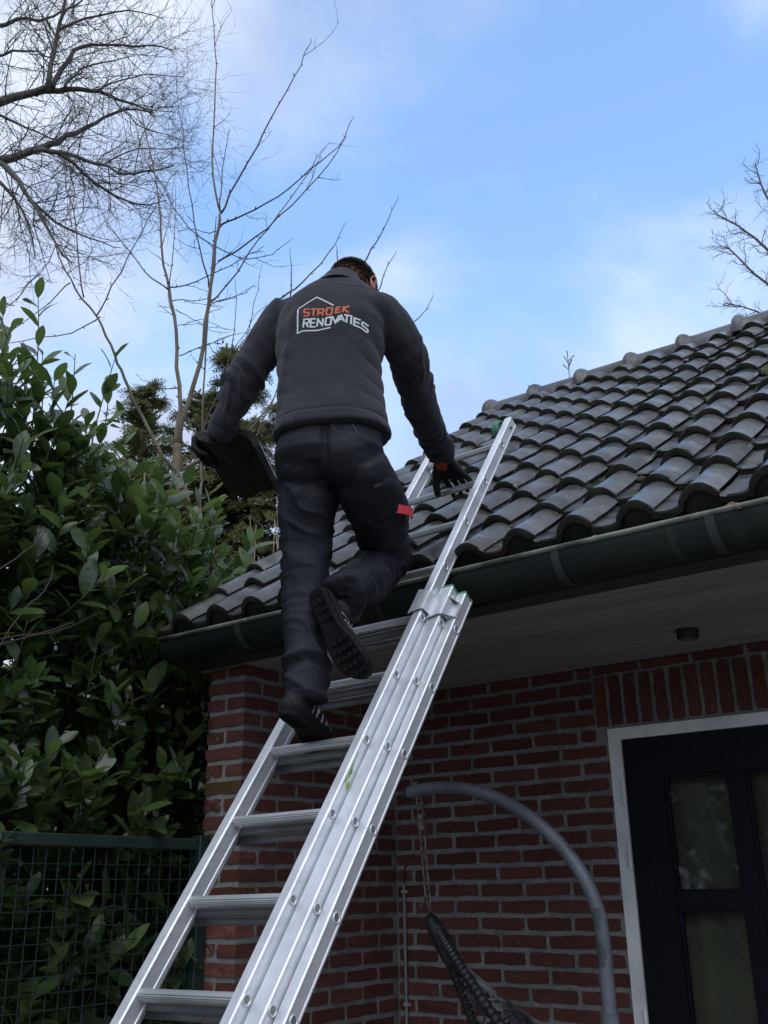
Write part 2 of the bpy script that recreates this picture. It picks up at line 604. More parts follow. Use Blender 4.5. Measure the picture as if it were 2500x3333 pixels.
def rough_var(m, lo, hi, scale):
    n, l = m.node_tree.nodes, m.node_tree.links
    tcn = n.new('ShaderNodeTexCoord')
    nz = n.new('ShaderNodeTexNoise'); nz.inputs['Scale'].default_value = scale; nz.inputs['Detail'].default_value = 4
    oi = n.new('ShaderNodeObjectInfo'); ad = n.new('ShaderNodeVectorMath'); ad.operation = 'ADD'
    sc = n.new('ShaderNodeMath'); sc.operation = 'MULTIPLY'; sc.inputs[1].default_value = 91
    l.new(oi.outputs['Random'], sc.inputs[0]); l.new(sc.outputs[0], ad.inputs[1]); l.new(tcn.outputs['Object'], ad.inputs[0])
    mr = n.new('ShaderNodeMapRange'); mr.inputs['From Min'].default_value = 0.35; mr.inputs['From Max'].default_value = 0.65
    mr.inputs['To Min'].default_value = lo; mr.inputs['To Max'].default_value = hi
    l.new(ad.outputs[0], nz.inputs['Vector']); l.new(nz.outputs['Fac'], mr.inputs['Value'])
    l.new(mr.outputs['Result'], n['Principled BSDF'].inputs['Roughness'])


rough_var(M_tile, 0.16, 0.55, 9)


M_edge = mat('dark_tile_edge', (0.022, 0.021, 0.017), 0.85, 0, 0.25, var=[(20, 4, (0.036, 0.035, 0.024), 0.45, 0.65), (9, 3, (0.03, 0.036, 0.014), 0.58, 0.72)], bump=[(60, 3, 0.4, 0.004)])


def tile_profile():
    pts = []
    for x_ in (0.0, 0.018, 0.04, 0.062, 0.080):
        pts.append((x_, 0.004 + 0.010 * ((x_ - 0.05) / 0.05) ** 2))
    n_ = 10
    for j in range(n_ + 1):
        u_ = j / n_
        x_ = 0.088 + 0.120 * u_
        z_ = 0.013 + 0.052 * (math.sin(math.pi * (0.06 + 0.88 * u_)) ** 0.75) - (0.004 * u_)
        pts.append((x_, z_))
    return pts


def tile_mesh(seed, length=0.335, warp=1.0):
    rr = random.Random(seed)
    pr = tile_profile()
    th = 0.020
    # thickness offset along the profile normal
    low = []
    for i, (x_, z_) in enumerate(pr):
        a = pr[max(i - 1, 0)]; b = pr[min(i + 1, len(pr) - 1)]
        t = Vector((b[0] - a[0], b[1] - a[1])).normalized()
        low.append((x_ + t.y * th * 0.9, z_ - t.x * th))
    ring2 = pr + low[::-1]
    rs = []
    for yk, up, sq in ((0.0, 0.0285, 0.93), (0.005, 0.0325, 1.0), (length * 0.5, 0.014, 1.0), (length, 0.0, 1.0)):
        rs.append([(x_, yk + (rr.gauss(0, 0.0012) if yk < 0.01 else 0), z_ * (sq if i_ < len(pr) else 1) + up + rr.gauss(0, 0.0005)) for i_, (x_, z_) in enumerate(ring2)])
    mb = MB(); mb.rings(rs)
    me = mb.mesh('roof_tile')
    me.materials.append(M_tile); me.materials.append(M_edge)
    nr_ = len(ring2)
    for p_ in me.polygons:
        if p_.normal.y < -0.6 or all(i % nr_ >= len(pr) for i in p_.vertices):
            p_.material_index = 1  # front ends and undersides take the darker edge colour
    me.polygons.foreach_set('use_smooth', [True] * len(me.polygons))
    me.set_sharp_from_angle(angle=R_(38))
    return me


TILES = [tile_mesh(500 + k) for k in range(6)]
ncol, nrow = 17, 13
for i in range(ncol):
    for j in range(nrow):
        x0 = -3.14 - 0.088 + i * TW
        M = ROOF @ Matrix.Translation((x0 + random.gauss(0, 0.0022), j * GAUGE + random.gauss(0, 0.003), random.gauss(0, 0.0012))) @ Matrix.Rotation(random.gauss(0, 0.006), 4, 'Z') @ Matrix.Rotation(random.gauss(0, 0.008), 4, 'Y')
        if i == 0:
            M = M @ Matrix.Translation((0.088, 0, 0)) @ Matrix.Diagonal((1, 1, 1, 1)) @ Matrix.Translation((-0.088, 0, 0))
        link_mesh('roof_tile', random.choice(TILES), None, roof, M)

# mortar plugs closing the rolls of the eaves row
plug = MB()
pp = [(x_, z_) for x_, z_ in tile_profile() if x_ >= 0.088]
pz = [(x_ * 0.97 + 0.004, z_ - 0.004) for x_, z_ in pp] + [(0.20, -0.02), (0.09, -0.02)]
plug.rings([[(x_, y_, z_ + 0.022) for x_, z_ in pz] for y_ in (0.012, 0.05)])
plug_me = plug.mesh('eaves_plug'); plug_me.materials.append(M_edge)
for i in range(ncol):
    link_mesh('eaves_plug', plug_me, None, roof, ROOF @ Matrix.Translation((-3.228 + i * TW, 0, -0.004)))

# ridge tiles: barrel with a thick collar at the left end
RY, RZ = 5.43, 3.055 + H
def ridge_mesh():
    n_ = 14
    def arc(x_, r_, th):
        o_ = [(x_, r_ * math.cos(math.pi * (-0.06 + 1.12 * j / n_)), r_ * 0.98 * math.sin(math.pi * (-0.06 + 1.12 * j / n_))) for j in range(n_ + 1)]
        i_ = [(x_, (r_ - th) * math.cos(math.pi * (-0.06 + 1.12 * j / n_)), (r_ - th) * math.sin(math.pi * (-0.06 + 1.12 * j / n_))) for j in range(n_ + 1)][::-1]
        return o_ + i_
    mb = MB()
    mb.rings([arc(0.0, 0.114, 0.02), arc(0.006, 0.128, 0.034), arc(0.022, 0.138, 0.04), arc(0.042, 0.138, 0.04), arc(0.062, 0.126, 0.03), arc(0.072, 0.112, 0.018), arc(0.10, 0.108, 0.016), arc(0.36, 0.102, 0.016)])
    me = mb.mesh('ridge_tile'); me.materials.append(M_tile)
    me.polygons.foreach_set('use_smooth', [True] * len(me.polygons)); me.set_sharp_from_angle(angle=R_(50))
    return me
RM = ridge_mesh()
for k in range(12):
    link_mesh('ridge_tile', RM, None, roof, Matrix.Translation((-3.155 + k * 0.346, RY, RZ + random.gauss(0, 0.002))) @ Matrix.Rotation(random.gauss(0, 0.01), 4, 'Y') @ Matrix.Diagonal((1, 1.05, 1, 1)))
cap = MB()
n_ = 14
o_ = [(0.108 * math.cos(math.pi * (-0.06 + 1.12 * j / n_)), 0.106 * math.sin(math.pi * (-0.06 + 1.12 * j / n_))) for j in range(n_ + 1)]
cap.rings([[(x_, RY + y_ * 1.03, RZ + z_) for y_, z_ in o_] for x_ in (-3.150, -3.10)])
cap.build('ridge_end', M_tile, roof)

# moss cushions and a dead leaf or two on the roof
M_moss = mat('moss', (0.055, 0.075, 0.018), 0.95, var=[(30, 4, (0.03, 0.045, 0.012), 0.4, 0.6), (60, 3, (0.10, 0.12, 0.03), 0.55, 0.75)], bump=[(120, 3, 0.8, 0.004)])
spots = [(-1.60, 0.30, 0.016), (-1.60, 0.325, 0.011), (-1.17, 0.31, 0.019), (-1.16, 0.50, 0.016), (-1.19, 0.83, 0.012), (-1.30, 1.32, 0.02), (-0.98, 1.83, 0.03), (-1.0, 1.90, 0.022), (-0.80, 1.56, 0.035), (-0.77, 1.53, 0.024), (-1.42, 1.05, 0.012), (-1.83, 0.55, 0.014), (-1.80, 0.80, 0.013), (-0.98, 2.6, 0.04), (-1.04, 2.63, 0.03), (-1.55, 0.06, 0.018), (-1.22, 1.57, 0.016), (-0.62, 1.55, 0.02), (-1.75, 0.08, 0.017), (-1.05, 1.06, 0.015), (-0.83, 0.80, 0.015)]
for sx, sy, sr in spots:
    bm = bmesh.new()
    bmesh.ops.create_icosphere(bm, subdivisions=2, radius=sr)
    for v in bm.verts:
        v.co *= 1 + 0.25 * mnoise.noise(v.co * 120 + Vector((sx * 9, sy * 7, 0)))
        v.co.z *= 0.62; v.co.y *= 1.25
    # snap the cushion to the trough beside a roll
    col_i = round((sx + 0.02 - (-3.228)) / TW)
    xl = -3.228 + col_i * TW + 0.022
    M = ROOF @ Matrix.Translation((xl + random.uniform(-0.006, 0.016), sy, 0.026))
    for v in bm.verts:
        v.co = M @ v.co
    me = bpy.data.meshes.new('moss_cushion'); bm.to_mesh(me); bm.free()
    link_mesh('moss_cushion', me, M_moss, roof, smooth=True)
M_dead = mat('dead_leaf', (0.17, 0.085, 0.05), 0.8, var=[(30, 4, (0.08, 0.04, 0.025), 0.4, 0.65)])
for (x_, y_, z_, s_, a_) in ((-0.79, GY - GR + 0.004, GZ + 0.014, 0.05, 0.6), (-0.765, GY - GR - 0.014, GZ + 0.0, 0.045, 2.0), (-1.20, GY - GR + 0.004, GZ + 0.014, 0.035, 1.2)):
    mb = MB()
    rim = [(math.cos(t) * (0.5 + 0.12 * math.sin(5 * t)), math.sin(t) * 0.33 * (1 + 0.2 * math.sin(3 * t))) for t in [2 * math.pi * k / 14 for k in range(14)]]
    mb.add([(0, 0, 0.05)] + [(p[0], p[1], 0.22 * math.sin(4 * p[0] + 3 * p[1])) for p in rim], [(0, 1 + k, 1 + (k + 1) % 14) for k in range(14)])
    mb.build('dead_leaf', M_dead, gut, Matrix.Translation((x_, y_, z_)) @ Matrix.Rotation(a_, 4, 'Z') @ Matrix.Rotation(0.4, 4, 'X') @ Matrix.Scale(s_, 4))

# ---- door
M_white = mat('white_painted_frame', (0.85, 0.85, 0.84), 0.45, var=[(5, 4, (0.62, 0.63, 0.62), 0.45, 0.7)])
M_navy = mat('navy_black_door_paint', (0.0036, 0.0052, 0.0100), 0.55, 0, 0.2, var=[(30, 3, (0.007, 0.009, 0.014), 0.5, 0.7, (3, 3, 0.3))], bump=[(90, 3, 0.12, 0.002, (3, 3, 0.2))])
FX0, FX1, FZ = -1.803, -0.785, 0.619 + H
fr = MB()
fy0, fy1 = YB - 0.004, YB + 0.09
fr.box((FX0, fy0, 0), (FX0 + 0.0535, fy1, FZ)); fr.box((FX1 - 0.0535, fy0, 0), (FX1, fy1, FZ)); fr.box((FX0 + 0.0535, fy0 + 0.001, FZ - 0.047), (FX1 - 0.0535, fy1, FZ))
frame = fr.build('door_frame', M_white, house)
for z_ in (0.309 + H, 0.064 + H, -0.530 + H, -1.2 + H):
    hb = MB()
    for za, zb in ((0, 0.048), (0.050, 0.099)):
        hb.tube([(-1.752, fy0 - 0.009, z_ + za), (-1.752, fy0 - 0.009, z_ + zb)], 0.0085, 10)
    hb.box((-1.778, fy0 - 0.003, z_ + 0.006), (-1.752, fy0 + 0.001, z_ + 0.093))
    hb.build('hinge', M_white, frame, smooth_angle=40)
LX0, LX1, LZ1 = -1.7475, -0.8405, 0.570 + H
cols_ = [(-1.588, -1.326), (-1.265, -1.003)]
rows_ = [(-0.022 + H, 0.415 + H), (-0.517 + H, -0.080 + H), (-1.01 + H, -0.575 + H)]
ly0, ly1 = YB + 0.006, YB + 0.05
leaf = MB()
leaf.box((LX0, ly0, 0.02), (cols_[0][0], ly1, LZ1)); leaf.box((cols_[1][1], ly0, 0.02), (LX1, ly1, LZ1))
leaf.box((cols_[0][0], ly0, rows_[0][1]), (cols_[1][1], ly1, LZ1)); leaf.box((cols_[0][0], ly0, 0.02), (cols_[1][1], ly1, rows_[2][0]))
lf = leaf.build('door', M_navy, house)
gb = MB().box((cols_[0][1], ly0 + 0.004, rows_[2][0]), (cols_[1][0], ly1 - 0.004, rows_[0][1])); gb.build('glazing_bar', M_navy, lf)
for (a, b) in ((rows_[1][1], rows_[0][0]), (rows_[2][1], rows_[1][0])):
    for (c, d) in cols_:
        MB().box((c, ly0 + 0.006, a), (d, ly1 - 0.006, b)).build('glazing_bar', M_navy, lf)
M_bead2 = M_navy
for (c, d) in cols_:
    for (a, b) in rows_:
        mb = MB(); w_ = 0.013
        mb.box((c, ly0 + 0.012, a), (c + w_, ly0 + 0.03, b)); mb.box((d - w_, ly0 + 0.012, a), (d, ly0 + 0.03, b))
        mb.box((c + w_, ly0 + 0.012, a), (d - w_, ly0 + 0.03, a + w_)); mb.box((c + w_, ly0 + 0.012, b - w_), (d - w_, ly0 + 0.03, b))
        mb.build('glazing_bead', M_navy, lf)
gl = bpy.data.materials.new('window_glass'); gl.use_nodes = True
n, l = gl.node_tree.nodes, gl.node_tree.links
n.clear()
go = n.new('ShaderNodeOutputMaterial'); gt = n.new('ShaderNodeBsdfTransparent'); gg = n.new('ShaderNodeBsdfGlossy'); gf = n.new('ShaderNodeLayerWeight'); gx = n.new('ShaderNodeMixShader')
gt.inputs['Color'].default_value = (0.80, 0.83, 0.80, 1); gg.inputs['Roughness'].default_value = 0.03; gf.inputs['Blend'].default_value = 0.5
gp = n.new('ShaderNodeMath'); gp.operation = 'POWER'; gp.inputs[1].default_value = 4.0; gq = n.new('ShaderNodeMath'); gq.operation = 'MULTIPLY_ADD'; gq.inputs[1].default_value = 0.6; gq.inputs[2].default_value = 0.028
l.new(gf.outputs['Facing'], gp.inputs[0]); l.new(gp.outputs[0], gq.inputs[0]); l.new(gq.outputs[0], gx.inputs['Fac']); l.new(gt.outputs[0], gx.inputs[1]); l.new(gg.outputs[0], gx.inputs[2]); l.new(gx.outputs[0], go.inputs['Surface'])
for (c, d) in cols_:
    for (a, b) in rows_:
        MB().box((c + 0.002, ly0 + 0.018, a + 0.002), (d - 0.002, ly0 + 0.022, b - 0.002)).build('pane', gl, lf)
M_cur = mat('beige_curtain', (0.19, 0.175, 0.13), 0.9, var=[(3, 4, (0.15, 0.14, 0.105), 0.4, 0.65, (4, 1, 0.5))])
cb = MB()
nx_ = 60
cv = []
for k in range(nx_ + 1):
    x_ = LX0 + 0.12 + (LX1 - LX0 - 0.24) * k / nx_
    cv.append((x_, YB + 0.085 + 0.006 * math.sin(k * 0.45)))
cb.add([(x_, y_, 0.5) for x_, y_ in cv] + [(x_, y_, LZ1 - 0.02) for x_, y_ in cv], [(k, k + 1, nx_ + 2 + k, nx_ + 1 + k) for k in range(nx_)])
cb.build('door_curtain', M_cur, lf, smooth=True)
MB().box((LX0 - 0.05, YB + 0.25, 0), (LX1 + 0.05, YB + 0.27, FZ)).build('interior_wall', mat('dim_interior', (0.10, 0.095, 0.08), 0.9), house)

# ---- conduit on the back wall by the inner corner
M_cond = mat('grey_pvc_conduit', (0.22, 0.225, 0.235), 0.5)
cy = YB - 0.012
cd = MB().tube([(-2.866, cy, 0.3), (-2.866, cy, 0.03 + H)], 0.0068, 10).build('conduit', M_cond, house, smooth_angle=50)
MB().tube([(-2.866, cy, 0.03 + H), (-2.865, cy, 0.085 + H), (-2.859, cy + 0.004, 0.105 + H), (-2.852, cy + 0.022, 0.112 + H)], 0.0035, 8).build('cable', mat('black_cable', (0.03, 0.03, 0.03), 0.5), cd, smooth=True)
for z_ in (-0.004 + H, -0.467 + H, -0.95 + H):
    cbm = MB().box((-2.878, cy - 0.009, z_ - 0.007), (-2.849, cy + 0.012, z_ + 0.007)).mesh('clip'); bevel_mesh(cbm, 0.002)
    link_mesh('clip', cbm, mat('pale_clip', (0.34, 0.34, 0.33), 0.5), cd)
# ------------------------------------------------------------------ extension ladder of three sections
LP0 = Vector((-1.6887, 1.7168, -0.2167 + H))
LU = Vector((-0.01738, 0.59138, 0.80621)).normalized()
LX = (Vector((1, 0, 0)) - LU * LU.x).normalized()
LN = LX.cross(LU)                       # towards the climber
LM = Matrix((
    (LX.x, LU.x, LN.x, LP0.x), (LX.y, LU.y, LN.y, LP0.y), (LX.z, LU.z, LN.z, LP0.z), (0, 0, 0, 1)))
LMAT = LM
M_alu = mat('brushed_aluminium', (0.70, 0.72, 0.75), 0.40, 0.5, 0.5,
            var=[(6, 4, (0.61, 0.63, 0.66), 0.4, 0.65, (4, 0.3, 4)), (60, 4, (0.36, 0.37, 0.38), 0.66, 0.8), (14, 5, (0.74, 0.76, 0.79), 0.55, 0.75, (2, 0.15, 2))],
            bump=[(90, 3, 0.08, 0.002, (6, 0.15, 6))])
M_rung = mat('worn_aluminium_rung', (0.52, 0.52, 0.53), 0.40, 0.7, 0.5,
             var=[(7, 4, (0.42, 0.42, 0.42), 0.45, 0.65), (70, 4, (0.20, 0.19, 0.18), 0.70, 0.82)])
M_rung_shade = mat('shade_darkened_aluminium_rung', (0.22, 0.22, 0.225), 0.5, 0.5, 0.5, var=[(7, 4, (0.16, 0.16, 0.16), 0.45, 0.65), (70, 4, (0.10, 0.09, 0.085), 0.70, 0.82)])  # shade on the rear rungs painted into a darker metal colour, with dirt specks
M_green = mat('green_plastic', (0.045, 0.17, 0.105), 0.45, var=[(20, 4, (0.07, 0.22, 0.15), 0.45, 0.7)])
ladder = empty('extension_ladder', (-1.88, 0.75, 0.0), 'aluminium extension ladder of three sections leaning on the gutter', 'ladder')
# x is measured from the right web of the top section; centre line at xc
XC = -0.1875
SECT = [  # half width outer, q front, q back, t from, t to
    (0.1875, 0.018, -0.032, -2.5, 9.70),
    (0.2370, -0.016, -0.066, -6.2, 5.62),
    (0.2720, -0.047, -0.095, -6.55, 5.58)]
SW = 0.032


SWS = (0.032, 0.0475, 0.034)


def stile_profile(sw, d):
    """box profile with small lips, drawn around (x 0..sw, z 0..-d), outer side at x = sw"""
    r = 0.0035
    return [(r, 0), (sw - r, 0), (sw, -r), (sw, -0.008), (sw - 0.002, -0.0105), (sw - 0.002, -d + 0.0105), (sw, -d + 0.008), (sw, -d + r), (sw - r, -d),
            (r, -d), (0, -d + r), (0, -d + 0.008), (0.002, -d + 0.0105), (0.002, -0.0105), (0, -0.008), (0, -r)]


def flat_ring(pr, x0, t, q, mirror=False):
    out = []
    for (x_, z_) in pr:
        xx = -x_ if mirror else x_
        out.append(LMAT @ Vector((x0 + xx, t * 0.25, q + z_)))
    return out[::-1] if mirror else out


def rung_profile():
    pts = []
    n_ = 36
    for j in range(n_):
        a = 2 * math.pi * j / n_
        c, s = math.cos(a), math.sin(a)
        r = 0.0118 / (abs(c) ** 5 + abs(s) ** 5) ** 0.2
        # fine ribs on the tread and the front
        if s > -0.3 or c > 0.3:
            r += 0.0007 * (1 if j % 2 else -1)
        pts.append((r * c, r * s))
    return pts


rp = rung_profile()
# rungs are levelled for standing: tread faces up when the ladder leans
tilt = R_(-24)
for si, (hw, qf, qb, t0, t1) in enumerate(SECT):
    sec_o = bpy.data.objects.new('ladder_section', None); col.objects.link(sec_o)
    sec_o.location = LMAT @ Vector((XC, t0 * 0.25, qf)); WM[sec_o.name] = Matrix.Translation(sec_o.location)
    attach(sec_o, ladder)
    SW = SWS[si]
    pr = stile_profile(SW, qf - qb)
    for sgn in (1, -1):
        mb = MB()
        x0 = XC + sgn * (hw - SW)
        ts = [t0 + (t1 - t0) * k / 12 for k in range(13)]
        mb.rings([flat_ring(pr, x0, t, qf, sgn < 0) for t in ts])
        mb.build('stile', M_alu, sec_o, smooth_angle=25)
    qc = qf - 0.018 if si == 0 else (qf + qb) / 2 + 0.005
    qc = {0: 0.0, 1: -0.037, 2: -0.073}[si]
    for t in range(int(math.ceil(t0 + 0.3)), int(math.floor(t1 - 0.3)) + 1):
        mb = MB()
        xi = hw - SW + 0.004
        def prof_at(x_):
            o = []
            for (a, b) in rp:
                yy = a * math.cos(tilt) - b * math.sin(tilt); zz = a * math.sin(tilt) + b * math.cos(tilt)
                o.append(LMAT @ Vector((XC + x_, t * 0.25 + yy, qc + zz)))
            return o
        mb.rings([prof_at(-xi), prof_at(xi)])
        rg = mb.build('rung', M_rung if si == 0 else M_rung_shade, sec_o, smooth_angle=12)
        # flared rung ends seen on the outer side of the right stile, hollow inside
        for sgn in (1, -1):
            fm = MB()
            nn = 18
            def circ(r, x_, e=1.0):
                return [LMAT @ Vector((XC + sgn * x_, t * 0.25 + r * math.cos(2 * math.pi * j / nn) * (1 if sgn > 0 else -1), qc + r * math.sin(2 * math.pi * j / nn))) for j in range(nn)]
            xo = hw - 0.002
            fm.rings([circ(0.0140, xo - 0.002), circ(0.0142, xo + 0.0022), circ(0.0125, xo + 0.0036), circ(0.0105, xo + 0.0030), circ(0.0092, xo + 0.0010), circ(0.0088, xo - 0.0003)], caps=False)
            fm.build('rung_ferrule', M_alu, rg, smooth=True)
            hm = MB(); hm.add(circ(0.0090, xo + 0.0004), [tuple(range(nn))]); hm.build('rung_hollow', mat('hollow_rung_inside', (0.24, 0.24, 0.25), 0.55, 0.5), rg)
    # end caps
    if si > 0:
        for sgn in (1, -1):
            mb = MB(); x0 = XC + sgn * (hw - SW)
            pr2 = [(x_ * 1.0, z_) for x_, z_ in pr]
            mb.rings([flat_ring(pr2, x0, t1 + 0.002, qf, sgn < 0), flat_ring([(SW / 2 + (x_ - SW / 2) * 1.03, z_ * 1.02 + 0.0005) for x_, z_ in pr], x0, t1 + 0.022, qf, sgn < 0), flat_ring([(SW / 2 + (x_ - SW / 2) * 0.85, z_ * 0.94 - 0.001) for x_, z_ in pr], x0, t1 + 0.05, qf, sgn < 0)])
            mb.build('end_cap', M_green, sec_o, smooth_angle=30)
    # guide brackets: a folded plate of the lower section wraps the stile in front
    if si > 0:
        hw_f, qf_f = SECT[si - 1][0], SECT[si - 1][1]
        for sgn in (1, -1):
            SW = 0.032
            mb = MB()
            o = 0.003
            path = [(hw_f - 0.032 - 0.012, qf_f + o + 0.004), (hw_f - 0.030, qf_f + o + 0.006), (hw_f - 0.004, qf_f + o + 0.006), (hw_f + 0.006, qf_f + o + 0.001), (hw_f + 0.010, qf_f - 0.012), (hw_f + 0.013, qf_f - 0.030), (hw - 0.026, qf + 0.0035), (hw + 0.001, qf + 0.0035), (hw + 0.003, qf - 0.004)]
            th = 0.0028
            low = [(a - 0.0012, b - th) for a, b in path][::-1]
            ringp = path + low
            rs = []
            for t in (5.06, 5.40):
                rs.append([LMAT @ Vector((XC + sgn * a, t * 0.25 + (0.010 * (a - hw_f) / SW if t < 5.2 else -0.012 * (a - hw_f) / SW), b)) for a, b in ringp])
            mb.rings(rs)
            mb.build('guide_bracket', M_alu, sec_o, smooth_angle=30)
    if si == 0:
        # closed top ends and green wall wheels
        for sgn in (1, -1):
            mb = MB(); x0 = XC + sgn * (hw - SW)
            mb.rings([flat_ring(pr, x0, t1, qf, sgn < 0), flat_ring([(SW / 2 + (x_ - SW / 2) * 0.8, z_ * 0.9 - 0.003) for x_, z_ in pr], x0, t1 + 0.045, qf, sgn < 0)])
            mb.build('end_cap', mat('stained_cap', (0.30, 0.36, 0.33), 0.5, 0.4, var=[(40, 4, (0.06, 0.16, 0.10), 0.45, 0.6)]), sec_o)
            wm = MB()
            nn = 28
            prof_w = [(0.006, -0.010), (0.030, -0.009), (0.034, -0.013), (0.041, -0.013), (0.044, -0.009), (0.044, 0.009), (0.041, 0.013), (0.034, 0.013), (0.030, 0.008), (0.006, 0.009)]
            cxw = XC + sgn * (hw - SW - 0.0185)
            wm.rings([[LMAT @ Vector((cxw + ax, 9.52 * 0.25 + r * math.cos(2 * math.pi * j / nn), -0.006 + r * math.sin(2 * math.pi * j / nn))) for j in range(nn)] for r, ax in prof_w])
            w_o = wm.build('wall_wheel', M_green, sec_o, smooth_angle=35)
            MB().tube([LMAT @ Vector((XC + sgn * (hw + 0.004), 9.52 * 0.25, -0.006)), LMAT @ Vector((cxw - sgn * 0.012, 9.52 * 0.25, -0.006))], 0.0055, 10).build('axle_bolt', mat('dull_steel', (0.18, 0.18, 0.18), 0.5, 0.8), w_o, smooth_angle=40)
# remains of a torn lime green sticker on the right stile of the top section
M_lime = mat('lime_sticker', (0.25, 0.48, 0.05), 0.6)
M_tar = mat('black_sticker_residue', (0.02, 0.02, 0.02), 0.7)
def sticker(pts, m, dx=0.0006):
    mb = MB()
    mb.add([LMAT @ Vector((dx, t * 0.25, q)) for t, q in pts], [tuple(range(len(pts)))])
    o_ = mb.build('sticker_scrap', m, ladder)
    return o_
def scrap(t0, q0, t1, q1, w, seed, m):
    rr = random.Random(seed)
    n_ = 7
    a, b = [], []
    for k in range(n_ + 1):
        u = k / n_
        ww = w * (0.35 + 0.65 * math.sin(math.pi * min(max(u, 0.08), 0.92))) * rr.uniform(0.45, 1.2)
        t = t0 + (t1 - t0) * u; q = q0 + (q1 - q0) * u
        a.append((t + rr.gauss(0, 0.006), q + ww)); b.append((t + rr.gauss(0, 0.006), q - ww * rr.uniform(0.6, 1.1)))
    sticker(a + b[::-1], m, -0.0008 if m is M_lime else -0.0004)
scrap(2.56, 0.0055, 2.80, 0.0065, 0.0030, 1, M_lime)
scrap(2.38, 0.0040, 2.58, 0.0052, 0.0048, 2, M_lime)
scrap(2.34, -0.0100, 2.43, -0.0085, 0.0055, 3, M_lime)
scrap(2.52, -0.0050, 2.57, 0.0005, 0.0040, 4, M_lime)
scrap(2.46, -0.0005, 2.63, 0.0040, 0.0013, 5, M_tar)
